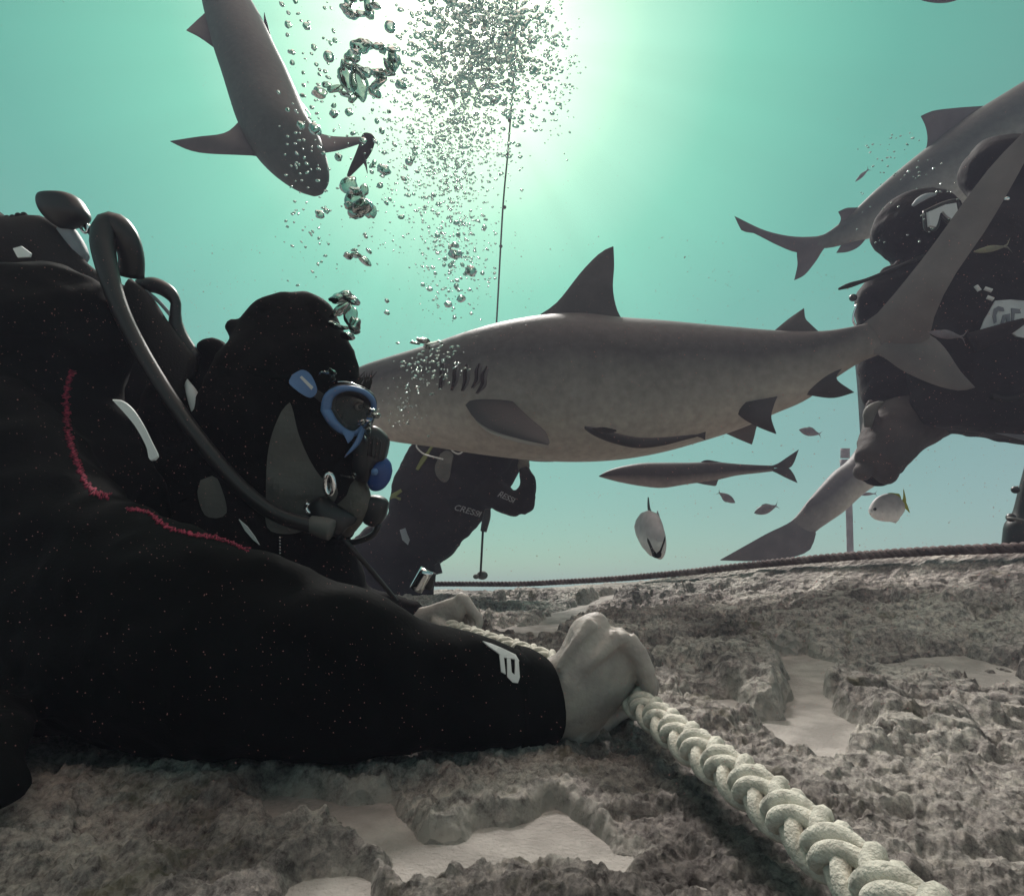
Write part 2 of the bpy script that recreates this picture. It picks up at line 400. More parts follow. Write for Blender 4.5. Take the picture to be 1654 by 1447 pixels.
POCK = [
 [(1251,1050),(1292,1044),(1347,1060),(1352,1085),(1337,1105),(1342,1142),(1388,1169),(1374,1192),(1337,1219),(1265,1201),(1219,1155),(1274,1151),(1283,1119),(1265,1073)],
 [(442,1282),(620,1290),(654,1337),(679,1358),(764,1350),(781,1333),(844,1320),(895,1299),(929,1316),(980,1354),(997,1375),(950,1396),(840,1388),(751,1405),(662,1413),(654,1371),(586,1341),(582,1303),(476,1320)],
 [(500,1426),(565,1424),(575,1470),(490,1470)],
 [(795,1012),(870,1000),(895,987),(930,975),(975,958),(1005,952),(985,975),(940,1000),(880,1045),(800,1035)],
 [(1115,1125),(1180,1120),(1215,1150),(1195,1165),(1120,1150)],
]
POLY = [np.array([ground_hit(*p) for p in q]) for q in POCK]
def sdist(x, y, poly):
    d = np.full(x.shape, 1e9); ins = np.zeros(x.shape, bool); n = len(poly)
    for i in range(n):
        a, b = poly[i-1], poly[i]; e = b-a; wx, wy = x-a[0], y-a[1]
        t = np.clip((wx*e[0]+wy*e[1])/(e@e+1e-12), 0, 1)
        d = np.minimum(d, np.hypot(wx-t*e[0], wy-t*e[1]))
        c = ((a[1] > y) != (b[1] > y)) & (x < (b[0]-a[0])*(y-a[1])/(b[1]-a[1]+1e-12)+a[0]); ins ^= c
    return np.where(ins, -d, d)
def rock_z(x, y):
    r = np.hypot(x, y)
    wa = .012+.05*sm(.5, 1.6, r)
    wx = x+wa*(fbm(x*9, y*9, 3, 3)-.5); wy = y+wa*(fbm(x*9, y*9, 3, 9)-.5)
    sd = np.full(x.shape, 1e9)
    near = r < 3.2
    s = sd[near]
    for q in POLY: s = np.minimum(s, sdist(wx[near], wy[near], q))
    sd[near] = s
    far = sm(.4, 2.5, r)
    sd = sd+(fbm(x*30, y*30, 3, 21)-.5)*.022
    edge = sm(-.004, .010+.03*fbm(x*9, y*9, 2, 77), sd)                      # 0 in the pockets, 1 on the rock
    lip = .009+.009*fbm(x*4, y*4, 2, 31)
    big = (fbm(x*3.2, y*3.2, 4, 40)-.5)*(.035+.05*far)
    ledge = sm(.50, .535, fbm(x*2.6+3, y*4.2, 4, 55))*.017+sm(.55, .60, fbm(x*6+3, y*8, 3, 57))*.010
    mid = (fbm(x*14, y*14, 4, 60, .6)-.5)*.024
    rid = -np.abs(fbm(x*26, y*26, 3, 70)-.5)*.030
    crk = fbm(x*5.5, y*9, 4, 140, .55); crack = -(1-sm(.0, .022, np.abs(crk-.5)))*.020*sm(.45, .6, fbm(x*2.2, y*2.2, 2, 150))
    fine = (fbm(x*75, y*75, 4, 80, .72)-.5)*.011
    pit = -sm(.60, .72, vn(x*44, y*44, 90))*.011-sm(.66, .76, fbm(x*24, y*30, 2, 97))*.016-sm(.62, .7, vn(x*85, y*85, 93))*.005-sm(.64, .74, fbm(x*11, y*15, 2, 95))*.030
    h = lip+big+ledge+mid*.55+rid*.4+fine+pit+crack
    crestk = np.exp(-((y-crest_y(x)+.05)/.24)**2)
    amp = .26+.74*sm(.40, 1.3, r)
    h = (h-fine)*amp+fine*(1.25-.5*sm(.5, 1.4, r))
    h = h*(1-.85*crestk)
    return base_z(x, y)-.010+np.where(sd > -.05, edge*(h+.012)-.012*(1-edge), -.012)+0*r, 1-sm(.0, .05, sd)
def polar(rs, th):
    Rr, Th = np.meshgrid(rs, th, indexing='ij'); return Rr*np.sin(Th), Rr*np.cos(Th)
def grid_mesh(name, x, y, z, mt, close=False, tone=None):
    n, m = x.shape; co = np.stack([x, y, z], -1).reshape(-1, 3)
    i = np.arange(n-1)[:, None]*m; j = np.arange(m-1)[None]
    if close: j = np.arange(m)[None]; j2 = (j+1) % m
    else: j2 = j+1
    f = np.stack([i+j, i+m+j, i+m+j2, i+j2], -1).reshape(-1, 4)
    me = bpy.data.meshes.new(name); me.vertices.add(len(co)); me.vertices.foreach_set('co', co.ravel())
    me.loops.add(f.size); me.loops.foreach_set('vertex_index', f.ravel().astype(np.int32))
    me.polygons.add(len(f)); me.polygons.foreach_set('loop_start', np.arange(0, f.size, 4, dtype=np.int32)); me.polygons.foreach_set('loop_total', np.full(len(f), 4, dtype=np.int32))
    me.update(calc_edges=True); me.validate(); me.polygons.foreach_set('use_smooth', np.ones(len(me.polygons), bool))
    if tone is not None:
        a = me.attributes.new('tone', 'FLOAT', 'POINT'); a.data.foreach_set('value', tone.ravel().astype(np.float32))
    me.materials.append(mt); o = link(bpy.data.objects.new(name, me)); return o
def rock_mat():
    m = mat('reef_rock', (.2, .18, .16), .95, .15); nt = m.node_tree; b = nt.nodes['Principled BSDF']; N = nt.nodes; L = nt.links
    t = N.new('ShaderNodeTexCoord')
    def nz(s, d=6, rough=.6, dist=0):
        n = N.new('ShaderNodeTexNoise'); n.inputs['Scale'].default_value = s; n.inputs['Detail'].default_value = d; n.inputs['Roughness'].default_value = rough; n.inputs['Distortion'].default_value = dist
        L.new(t.outputs['Object'], n.inputs['Vector']); return n
    def mix(bt, f, a, c):
        x = N.new('ShaderNodeMix'); x.data_type = 'RGBA'; x.blend_type = bt
        if isinstance(f, float): x.inputs[0].default_value = f
        else: L.new(f, x.inputs[0])
        for k, q in ((6, a), (7, c)):
            if isinstance(q, tuple): x.inputs[k].default_value = (*q, 1)
            else: L.new(q, x.inputs[k])
        return x.outputs[2]
    r1 = N.new('ShaderNodeValToRGB'); ramp(r1, [(.34, (.12, .108, .104)), (.48, (.25, .228, .217)), (.62, (.44, .415, .385))]); L.new(nz(4, 8, .62, .3).outputs[0], r1.inputs[0])
    r2 = N.new('ShaderNodeValToRGB'); ramp(r2, [(.36, (.30, .27, .28)), (.5, (.95, .95, .95)), (.64, (1.6, 1.57, 1.5))]); L.new(nz(110, 8, .8).outputs[0], r2.inputs[0])
    c = mix('MULTIPLY', 1.0, r1.outputs[0], r2.outputs[0])
    r3 = N.new('ShaderNodeValToRGB'); ramp(r3, [(.56, (0, 0, 0)), (.68, (1, 1, 1))]); L.new(nz(11, 8, .7, .5).outputs[0], r3.inputs[0])
    c = mix('MIX', r3.outputs[0], c, (.12, .11, .08))
    # thin dusting of sand on flatter ground
    g = N.new('ShaderNodeNewGeometry'); sx = N.new('ShaderNodeSeparateXYZ'); L.new(g.outputs['Normal'], sx.inputs[0])
    d1 = N.new('ShaderNodeMapRange'); d1.inputs[1].default_value = .86; d1.inputs[2].default_value = .99; L.new(sx.outputs[2], d1.inputs[0])
    r4 = N.new('ShaderNodeValToRGB'); ramp(r4, [(.42, (0, 0, 0)), (.62, (.85, .85, .85))]); L.new(nz(2.2, 5, .6).outputs[0], r4.inputs[0])
    mm0 = N.new('ShaderNodeMath'); mm0.operation = 'MULTIPLY'; L.new(d1.outputs[0], mm0.inputs[0]); L.new(r4.outputs[0], mm0.inputs[1])
    at = N.new('ShaderNodeAttribute'); at.attribute_name = 'tone'
    gr = N.new('ShaderNodeMath'); gr.operation = 'MULTIPLY_ADD'; L.new(nz(45, 6, .8).outputs[0], gr.inputs[0]); gr.inputs[1].default_value = 1.6; gr.inputs[2].default_value = -.95
    g2 = N.new('ShaderNodeMath'); g2.operation = 'ADD'; L.new(at.outputs['Fac'], g2.inputs[0]); L.new(gr.outputs[0], g2.inputs[1])
    g3 = N.new('ShaderNodeMapRange'); g3.inputs[1].default_value = .55; g3.inputs[2].default_value = .85; L.new(g2.outputs[0], g3.inputs[0])
    mm = N.new('ShaderNodeMath'); mm.operation = 'MAXIMUM'; L.new(mm0.outputs[0], mm.inputs[0]); L.new(g3.outputs[0], mm.inputs[1])
    c = mix('MIX', mm.outputs[0], c, (.38, .36, .33))
    L.new(c, b.inputs['Base Color'])
    bp = N.new('ShaderNodeBump'); bp.inputs['Strength'].default_value = .9; bp.inputs['Distance'].default_value = .005
    L.new(nz(170, 10, .8).outputs[0], bp.inputs['Height'])
    bp2 = N.new('ShaderNodeBump'); bp2.inputs['Strength'].default_value = .8; bp2.inputs['Distance'].default_value = .012
    v = N.new('ShaderNodeTexVoronoi'); v.inputs['Scale'].default_value = 60; L.new(t.outputs['Object'], v.inputs['Vector'])
    L.new(v.outputs['Distance'], bp2.inputs['Height']); L.new(bp.outputs[0], bp2.inputs['Normal']); L.new(bp2.outputs[0], b.inputs['Normal'])
    return m
M['rock'] = rock_mat()
M['sand'] = mat('sand', (.25, .232, .218), .95, .1, bump=(260, .9, .003), var=(24, (.36, .335, .315), .4, .65))
rs = np.concatenate([np.geomspace(.16, 3.6, 620), np.geomspace(3.65, 14, 60)])
th = np.concatenate([np.linspace(-math.pi, R(-62), 90)[:-1], np.linspace(R(-62), R(62), 1150), np.linspace(R(62), math.pi, 90)[1:-1]])
gx, gy = polar(rs, th); gz, ge = rock_z(gx, gy)
tag(grid_mesh('ground', gx, gy, gz, M['rock'], close=True, tone=ge), 'rough pitted grey reef rock in the foreground', None, None, 'structure')
def zr(x, y): return float(rock_z(np.array([[x]]), np.array([[y]]))[0][0, 0])
rs2 = np.geomspace(.16, 3.6, 200); th2 = np.linspace(R(-65), R(65), 260)
sx_, sy_ = polar(rs2, th2)
sz_ = base_z(sx_, sy_)-.0065-.0065*sm(.45, 1.2, np.hypot(sx_, sy_))+(fbm(sx_*5, sy_*5, 3, 200)-.5)*.006+(fbm(sx_*60, sy_*60, 2, 210)-.5)*.0012
tag(grid_mesh('sand', sx_, sy_, sz_, M['sand']), 'pale sand lying in the hollows of the rock', None, None, 'structure')

# ------------------------------------------------------------------ ropes
def yarns(path_fn, L, n_pts, specs, rad, n=8):
    """path_fn(s)->(pos,u,v); specs: functions s->(offset_u, offset_v)"""
    ms = []
    for sp in specs:
        pts = []
        for i in range(n_pts):
            s = L*i/(n_pts-1); q = sp(s); a, b = q[0], q[1]; p, u, v = path_fn(max(0, min(L, s+(q[2] if len(q) > 2 else 0)))); pts.append(p+u*a+v*b)
        ms.append(tube(pts, rad, n))
    return merge(*ms)
def frame_path(pts, m=400):
    q = [Vector(a) for a in cr([tuple(p) for p in pts], m)]
    cs = [0]
    for i in range(1, m): cs.append(cs[-1]+(q[i]-q[i-1]).length)
    fr = []; u = (q[1]-q[0]).orthogonal().normalized()
    for i in range(m):
        t = (q[min(i+1, m-1)]-q[max(i-1, 0)]).normalized(); u = (u-t*u.dot(t)).normalized(); fr.append((q[i], u.copy(), t.cross(u)))
    def f(s):
        i = int(np.searchsorted(cs, s))-1; i = max(0, min(m-2, i)); t = (s-cs[i])/(cs[i+1]-cs[i]+1e-9)
        a, b = fr[i], fr[i+1]; return a[0].lerp(b[0], t), a[1].lerp(b[1], t).normalized(), a[2].lerp(b[2], t).normalized()
    return f, cs[-1]
rp = [P(1640, 1610, .17), P(1430, 1447, .24), P(1235, 1288, .345), P(1100, 1190, .47), P(1015, 1125, .60), P(940, 1090, .67), P(865, 1062, .75), P(750, 1024, .92), P(690, 1000, 1.02), P(600, 990, 1.15)]
pf, Lr = frame_path(rp)
W = math.pi/.042; RR, AA, YR, LO = .0094, .0030, .0047, .0045; BE = math.atan(RR*W)
def braid(sign, ph, lane):
    def f(s):
        th_ = sign*W*s+ph
        r = RR+sign*AA*math.cos(2*W*s)
        th_ += lane*LO*math.cos(BE)/RR
        return r*math.cos(th_), r*math.sin(th_), -sign*lane*LO*math.sin(BE)
    return f
specs = [braid(sg, ph, ln) for sg in (1, -1) for ph in (0, math.pi) for ln in (-1, 1)]
M['rope'] = mat('pale_rope', (.68, .655, .58), .9, .15, bump=(600, .9, .0018), var=(130, (.44, .42, .37), .42, .66))
rv = yarns(pf, Lr, 900, specs, YR, 8)
rv = merge(rv, tube([pf(Lr*i/120)[0] for i in range(121)], .0062, 10))
tag(mk('rope', *rv, M['rope']), 'thick pale plaited rope running from the bottom edge up to the gripping hands', 'rope')
cp = []
for q in CP: cp.append(P(*q))
pf2, L2 = frame_path(cp)
def tw(k): return lambda s: (.0062*math.cos(2*math.pi*s/.052+k*2.094), .0062*math.sin(2*math.pi*s/.052+k*2.094))
rv = yarns(pf2, L2, 900, [tw(k) for k in range(3)], .0062, 8)
M['darkrope'] = mat('dark_rope', (.075, .05, .05), .8, .25, bump=(160, .8, .003), var=(20, (.20, .155, .15), .45, .7))
tag(mk('twisted_rope', *rv, M['darkrope']), 'dark twisted rope stretched along the crest of the rock', 'rope')
M['line'] = mat('grey_line', (.12, .11, .11), .8, .2)
dl = tube_px([(840, -160, 4.0), (832, 80, 4.0), (826, 170, 4.0), (820, 250, 4.0), (812, 340, 4.0), (802, 522, 4.0), (794, 640, 4.0), (765, 760, 4.0), (715, 860, 4.0), (685, 985, 4.0)], .0062, 8, 60)
line = tag(mk('mooring_line', *dl, M['line']), 'thin knotted line hanging straight down behind the bubble plume', 'line')
for px, py in ((820, 252), (815, 335), (823, 195), (809, 398)):
    mk('knot', *ballp(px, py, 4.0, 4.2 if py == 252 else 3.0, n=10, m=7), M['line'], line)

# ------------------------------------------------------------------ sharks
def tones(T): return T
def shark_body(st, parent, mt, n=36, m=70, e=.92):
    V, Fc, T = body_px(st, n, m, e); T = list(T)
    for i in range(m):       # colour evens out towards the tail root
        f = min(1, max(0, (i/(m-1)-.80)/.17))
        for k in range(n): T[i*n+k] = T[i*n+k]*(1-f)+(.62 if mt is not M.get('x') else 0)*f
    T[-1] = .62
    mk('body', V, Fc, mt, parent, attr=T); return bvh((V, Fc))
s = root('shark', P(1000, 745, 2.0), 'biggest shark, seen full side-on behind the bubbles and in front of the right divers', 'shark')
main = [(543, 640, 543, 652, 2.24, 1.5), (552, 618, 552, 676, 2.22, 1.1), (570, 603, 570, 692, 2.2, .95), (600, 588, 600, 705, 2.17, .85), (640, 575, 640, 714, 2.14, .8), (700, 557, 700, 722, 2.1, .8), (760, 537, 762, 732, 2.07, .82), (820, 521, 824, 740, 2.04, .84),
        (880, 511, 884, 745, 2.02, .84), (940, 508, 945, 746, 2.0, .84), (1000, 514, 1005, 742, 1.97, .82), (1060, 518, 1068, 731, 1.93, .8), (1120, 523, 1130, 714, 1.89, .76), (1180, 528, 1192, 694, 1.84, .7),
        (1240, 533, 1252, 668, 1.79, .64), (1290, 535, 1302, 646, 1.75, .58), (1335, 534, 1348, 612, 1.71, .5), (1375, 528, 1385, 588, 1.67, .42), (1405, 522, 1412, 576, 1.64, .30), (1432, 526, 1436, 566, 1.63, .18), (1452, 536, 1454, 552, 1.625, .12)]
bv_s = shark_body(main, s, M['shark'], 44, 90)
def fin(name, lead, trail, th, mt, parent, label=None): return mk(name, *fin_px(lead, trail, th), mt, parent, label=label)
def D3(l, d0, d1): return [(x, y, d0+(d1-d0)*i/(len(l)-1)) for i, (x, y) in enumerate(l)]
fin('dorsal_fin', D3([(855, 525), (868, 511), (900, 488), (940, 438), (970, 408), (990, 398)], 2.0, 2.0), D3([(1012, 527), (1003, 513), (995, 495), (990, 465), (992, 430), (991, 399)], 1.97, 2.0), .016, M['sharkfin'], s)
fin('second_dorsal_fin', D3([(1238, 545), (1252, 533), (1275, 514), (1298, 498)], 1.79, 1.76), D3([(1335, 545), (1322, 535), (1308, 522), (1301, 514), (1299, 499)], 1.72, 1.76), .010, M['sharkfin'], s)
fin('pectoral_fin', D3([(748, 648), (768, 678), (795, 695), (840, 709), (885, 719)], 1.90, 1.60), D3([(826, 646), (842, 662), (862, 680), (882, 698), (888, 716)], 1.84, 1.60), .014, M['upperfin'], s)
fin('fin_underside', D3([(762, 672), (780, 692), (805, 706), (845, 717), (886, 724)], 1.88, 1.61), D3([(775, 676), (792, 690), (815, 700), (850, 710), (887, 718)], 1.85, 1.60), .006, M['paleskin'], s, 'pale lower edge of the side fin')
fin('pectoral_fin', D3([(800, 725), (830, 738), (860, 744), (893, 746)], 2.2, 2.5), D3([(870, 725), (880, 735), (890, 738), (898, 744)], 2.2, 2.5), .014, M['darkfin'], s)
fin('pelvic_fin', D3([(1178, 655), (1200, 676), (1225, 690), (1253, 701)], 1.78, 1.70), D3([(1256, 640), (1250, 655), (1246, 675), (1254, 700)], 1.70, 1.69), .010, M['darkfin'], s)
fin('pelvic_fin', D3([(1150, 690), (1172, 700), (1192, 709), (1214, 718)], 1.9, 1.92), D3([(1228, 675), (1222, 690), (1219, 703), (1215, 717)], 1.84, 1.92), .010, M['sharkfin'], s)
fin('anal_fin', D3([(1275, 632), (1305, 638), (1345, 643), (1380, 634)], 1.74, 1.68), D3([(1372, 583), (1358, 598), (1352, 613), (1379, 633)], 1.68, 1.68), .009, M['darkfin'], s)
fin('tail_fin', D3([(1392, 524), (1405, 518), (1440, 480), (1500, 405), (1560, 322), (1610, 258), (1700, 168)], 1.66, 1.42), D3([(1430, 580), (1490, 556), (1507, 532), (1512, 502), (1545, 440), (1590, 375), (1640, 290), (1702, 172)], 1.63, 1.42), .014, M['tailskin'], s)
fin('tail_fin', D3([(1402, 570), (1425, 576), (1460, 600), (1510, 622), (1550, 631), (1575, 626)], 1.64, 1.56), D3([(1470, 530), (1500, 540), (1515, 550), (1530, 567), (1552, 600), (1574, 624)], 1.615, 1.56), .013, M['tailskin'], s)
for (x0, y0, x1, y1) in ((714, 583, 710, 629), (737, 582, 729, 631), (754, 588, 746, 632), (775, 587, 762, 627), (787, 592, 769, 636)):
    mx_, my_ = (x0+x1)/2+2.5, (y0+y1)/2
    patch_px(bv_s, [(x0, y0), (mx_+1.0, my_-8), (mx_+.8, my_+6), (x1, y1), (mx_-3.4, my_+6), (mx_-3.0, my_-8)], 'gill_slit', M['gill'], s, t=.006, step=5, dflt=1.9)
    mk('gill_flap', *tube([hit(bv_s, *q)[0]+hit(bv_s, *q)[1]*-.002 for q in [(x0+3, y0+2), (mx_+3.5, my_-6), (mx_+2.6, my_+8), (x1+2, y1)]], [.003, .006, .006, .003], 8, 14), M['sharkfin'], s)
mk('eye', *ballp(572, 632, 2.08, 5, n=12, m=8), M['lens'], s)
# suckerfish on the belly
def fish(name, st, label, cat, mt, fins, group=None, tone=True, rn=(20, 36)):
    r_ = root(name, P(sum(q[0] for q in st)/len(st), max(q[3] for q in st), st[len(st)//2][4]), label, cat, group)
    V, Fc, T = body_px(st, *rn); mk('body', V, Fc, mt, r_, attr=T)
    for f in fins: fin(*f[:4], f[4], r_)
    return r_
fish('suckerfish', [(945, 688, 945, 694, 1.74, 1.2), (960, 690, 960, 704, 1.73, .9), (990, 698, 990, 716, 1.72, .8), (1030, 706, 1030, 724, 1.71, .7), (1070, 706, 1070, 720, 1.7, .6), (1105, 703, 1105, 711, 1.69, .5), (1128, 701, 1128, 705, 1.68, .5)],
     'slim dark suckerfish clinging to the belly of the big side-on shark', 'fish', M['darkfin'],
     [('tail_fin', D3([(1120, 703), (1130, 700), (1140, 697)], 1.68, 1.68), D3([(1120, 704), (1132, 707), (1139, 711)], 1.68, 1.68), .002, M['darkfin']),
      ('pectoral_fin', D3([(955, 692), (975, 690), (995, 694)], 1.7, 1.66), D3([(972, 700), (985, 700), (996, 697)], 1.7, 1.66), .002, M['darkfin'])])
# upper left shark seen from below (axis runs down the frame; 'top' = frame left)
s = root('shark', P(440, 316, 2.6), 'shark seen from below at the upper left, snout down, tail leaving the top edge', 'shark')
ul = [(300, -150, 350, -165, 3.3, .5), (318, -60, 376, -75, 3.15, .7), (327, 0, 402, -8, 3.0, .8), (336, 40, 425, 34, 2.92, .82), (348, 85, 445, 76, 2.84, .85), (361, 124, 463, 112, 2.78, .85), (374, 166, 480, 150, 2.72, .85), (386, 202, 499, 192, 2.66, .85), (405, 240, 518, 225, 2.6, .8), (430, 270, 527, 254, 2.55, .72), (456, 292, 531, 276, 2.52, .65), (480, 307, 530, 294, 2.5, .55), (503, 316, 522, 311, 2.48, .4)]
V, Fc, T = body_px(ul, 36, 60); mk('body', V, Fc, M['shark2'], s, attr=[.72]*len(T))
fin('pectoral_fin', D3([(440, 262), (416, 253), (390, 251), (330, 248), (300, 241), (275, 229)], 2.6, 2.5), D3([(400, 180), (385, 197), (372, 210), (355, 217), (320, 221), (275, 228)], 2.68, 2.5), .014, M['sharkfin'], s)
fin('pectoral_fin', D3([(510, 250), (528, 247), (545, 244), (572, 236), (602, 225)], 2.6, 2.75), D3([(490, 200), (522, 217), (550, 221), (580, 221), (601, 222)], 2.7, 2.76), .012, M['sharkfin'], s)
fin('pelvic_fin', D3([(360, 90), (346, 78), (322, 61), (301, 50)], 2.88, 2.85), D3([(338, 0), (333, 18), (317, 34), (301, 49)], 2.98, 2.86), .009, M['sharkfin'], s)
fin('pelvic_fin', D3([(443, 85), (438, 62), (433, 42), (427, 20)], 2.88, 2.95), D3([(430, 60), (427, 45), (426, 33), (426.5, 21)], 2.98, 2.96), .006, M['sharkfin'], s)
fin('dorsal_fin', D3([(480, 170), (495, 178), (503, 188)], 3.0, 3.25), D3([(450, 110), (470, 145), (500, 184)], 3.05, 3.25), .01, M['sharkfin'], s)
fish('suckerfish', [(596, 216, 603, 219, 2.3, 1), (586, 218, 606, 226, 2.3, .8), (580, 234, 601, 243, 2.3, .7), (573, 252, 591, 259, 2.3, .7), (565, 270, 577, 274, 2.3, .6), (560, 284, 565, 286, 2.3, .5)],
     'dark suckerfish hanging head up beside the fin of the upper left shark', 'fish', M['darkfin'],
     [('tail_fin', D3([(562, 283), (560, 288), (556, 296)], 2.3, 2.3), D3([(565, 283), (566, 290), (567, 298)], 2.3, 2.3), .002, M['darkfin']),
      ('pectoral_fin', D3([(588, 250), (592, 262), (594, 280)], 2.28, 2.25), D3([(586, 262), (590, 270), (593, 281)], 2.28, 2.25), .002, M['darkfin'])])
# right upper shark
s = root('shark', P(1500, 380, 3.0), 'shark at the upper right behind both divers, head cut off by the frame', 'shark')
ur = [(1812, 92, 1812, 104, 2.8, 1), (1770, 70, 1800, 140, 2.82, .8), (1690, 110, 1745, 200, 2.86, .8), (1620, 152, 1682, 252, 2.9, .8), (1560, 190, 1622, 292, 2.94, .8), (1500, 236, 1556, 330, 2.98, .78), (1450, 276, 1498, 355, 3.02, .74), (1410, 311, 1446, 374, 3.05, .68), (1378, 342, 1402, 386, 3.08, .6), (1346, 369, 1362, 396, 3.1, .5), (1326, 381, 1336, 401, 3.12, .35), (1305, 386, 1312, 402, 3.14, .15)]
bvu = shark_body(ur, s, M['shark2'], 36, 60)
fin('dorsal_fin', D3([(1620, 160), (1598, 170), (1550, 174), (1508, 179), (1487, 188)], 2.9, 2.95), D3([(1480, 262), (1494, 244), (1498, 225), (1495, 205), (1488, 190)], 2.98, 2.95), .014, M['sharkfin'], s)
fin('second_dorsal_fin', D3([(1400, 330), (1385, 335), (1368, 336), (1354, 342)], 3.07, 3.07), D3([(1348, 372), (1356, 360), (1358, 352), (1354, 343)], 3.09, 3.07), .008, M['sharkfin'], s)
fin('anal_fin', D3([(1405, 378), (1388, 398), (1370, 407), (1351, 409)], 3.08, 3.08), D3([(1366, 388), (1359, 396), (1356, 400), (1351, 408)], 3.1, 3.08), .008, M['sharkfin'], s)
fin('tail_fin', D3([(1330, 379), (1318, 382), (1280, 382), (1235, 372), (1186, 349)], 3.12, 3.18), D3([(1312, 408), (1286, 408), (1255, 396), (1215, 376), (1199, 374), (1187, 351)], 3.14, 3.18), .012, M['sharkfin'], s)
fin('tail_fin', D3([(1336, 396), (1328, 406), (1318, 422), (1300, 444), (1283, 453)], 3.12, 3.16), D3([(1290, 398), (1287, 410), (1288, 428), (1283, 452)], 3.14, 3.16), .010, M['sharkfin'], s)
# low shark behind the kneeling diver
s = root('shark', P(1300, 905, 3.2), 'shark at the lower right with its tail brushing the rock below the right diver knee', 'shark')
lo_ = [(1640, 478, 1646, 492, 3.3, 1), (1590, 478, 1630, 530, 3.3, .8), (1530, 530, 1590, 600, 3.3, .8), (1470, 600, 1540, 668, 3.28, .8), (1410, 690, 1474, 735, 3.26, .78), (1375, 740, 1424, 776, 3.24, .74), (1349, 761, 1392, 798, 3.22, .7), (1322, 790, 1362, 826, 3.2, .6), (1300, 816, 1334, 846, 3.18, .5), (1286, 834, 1318, 858, 3.16, .35), (1268, 850, 1300, 878, 3.15, .15)]
shark_body(lo_, s, M['shark'], 32, 50)
fin('tail_fin', D3([(1300, 826), (1273, 845), (1240, 861), (1204, 881), (1163, 904)], 3.16, 3.1), D3([(1318, 862), (1308, 888), (1275, 901), (1220, 906), (1164, 905)], 3.15, 3.1), .012, M['sharkfin'], s)
fin('second_dorsal_fin', D3([(1320, 800), (1310, 806), (1302, 815)], 3.15, 3.15), D3([(1296, 832), (1300, 824), (1302, 816)], 3.15, 3.15), .006, M['sharkfin'], s)
fin('anal_fin', D3([(1350, 830), (1336, 843), (1325, 850)], 3.16, 3.16), D3([(1318, 846), (1323, 847), (1325, 849)], 3.16, 3.16), .006, M['sharkfin'], s)

# ------------------------------------------------------------------ other fish
fish('cobia', [(967, 769, 968, 770, 2.6, 1), (980, 761, 982, 774, 2.6, .9), (1001, 754, 1002, 779, 2.6, .85), (1035, 748, 1035, 785, 2.6, .8), (1070, 747, 1070, 788, 2.6, .8), (1110, 747, 1110, 782, 2.6, .8), (1154, 746, 1154, 776, 2.6, .75), (1190, 749, 1190, 768, 2.6, .7), (1225, 751, 1225, 764, 2.6, .6), (1250, 752, 1250, 761, 2.6, .3)],
     'long slim dark fish with forked tail swimming left beneath the big shark', 'fish', M['cobia'],
     [('tail_fin', D3([(1238, 754), (1255, 749), (1272, 738), (1290, 726)], 2.6, 2.6), D3([(1256, 756), (1274, 756), (1282, 748), (1290, 727)], 2.6, 2.6), .005, M['darkfin']),
      ('tail_fin', D3([(1238, 759), (1250, 762), (1270, 772), (1288, 780)], 2.6, 2.6), D3([(1256, 756), (1272, 755), (1281, 764), (1288, 779)], 2.6, 2.6), .005, M['darkfin']),
      ('dorsal_fin', D3([(1125, 750), (1140, 743), (1158, 745)], 2.6, 2.6), D3([(1200, 752), (1180, 749), (1162, 747)], 2.6, 2.6), .004, M['darkfin']),
      ('anal_fin', D3([(1118, 778), (1135, 782), (1154, 785)], 2.6, 2.6), D3([(1175, 768), (1162, 773), (1157, 784)], 2.6, 2.6), .004, M['sharkfin'])])
# head-on pale fish (its length runs away from the viewer)
c0 = P(1061, 865, 1.6)
f = root('jack', c0+Vector((0, 0, -.07)), 'pale tall narrow fish seen head-on with black V across its face', 'fish')
rings = []; aw = Vector((-.12, 1, .22)).normalized()
for t, h, w in ((-.03, .006, .005), (-.024, .030, .014), (-.01, .052, .022), (.01, .064, .026), (.05, .066, .026), (.10, .055, .022), (.14, .035, .016), (.17, .014, .007), (.185, .008, .003)):
    rings.append((c0+aw*t+Vector((0, 0, .012*(-1 if t < 0 else 0))), Vector((w, 0, 0)), Vector((-.05*h, -.1*h, h))))
V, Fc, T = loft(rings, 24); mk('body', V, Fc, M['fishy'], f, attr=T); bvf = bvh((V, Fc))
fin('dorsal_fin', D3([(1050, 838), (1046, 820), (1046, 803)], 1.66, 1.72), D3([(1058, 834), (1051, 822), (1048, 803)], 1.74, 1.78), .003, M['fishblack'], f)
fin('tail_fin', D3([(1058, 838), (1060, 830), (1062, 824)], 1.78, 1.86), D3([(1066, 836), (1065, 832), (1063, 826)], 1.8, 1.86), .002, M['fishdark'], f)
patch_px(bvf, [(1046, 869), (1049, 873), (1056, 888), (1060, 893), (1060, 899), (1055, 897), (1050, 884), (1046, 874)], 'face_stripe', M['fishblack'], f, .001, 3, 1.57)
patch_px(bvf, [(1074, 866), (1072, 872), (1066, 888), (1061, 893), (1061, 899), (1066, 896), (1071, 882), (1074, 873)], 'face_stripe', M['fishblack'], f, .001, 3, 1.57)
patch_px(bvf, [(1053, 892), (1061, 894), (1068, 892), (1067, 899), (1061, 901), (1055, 899)], 'mouth', M['fishblack'], f, .0012, 3, 1.57)
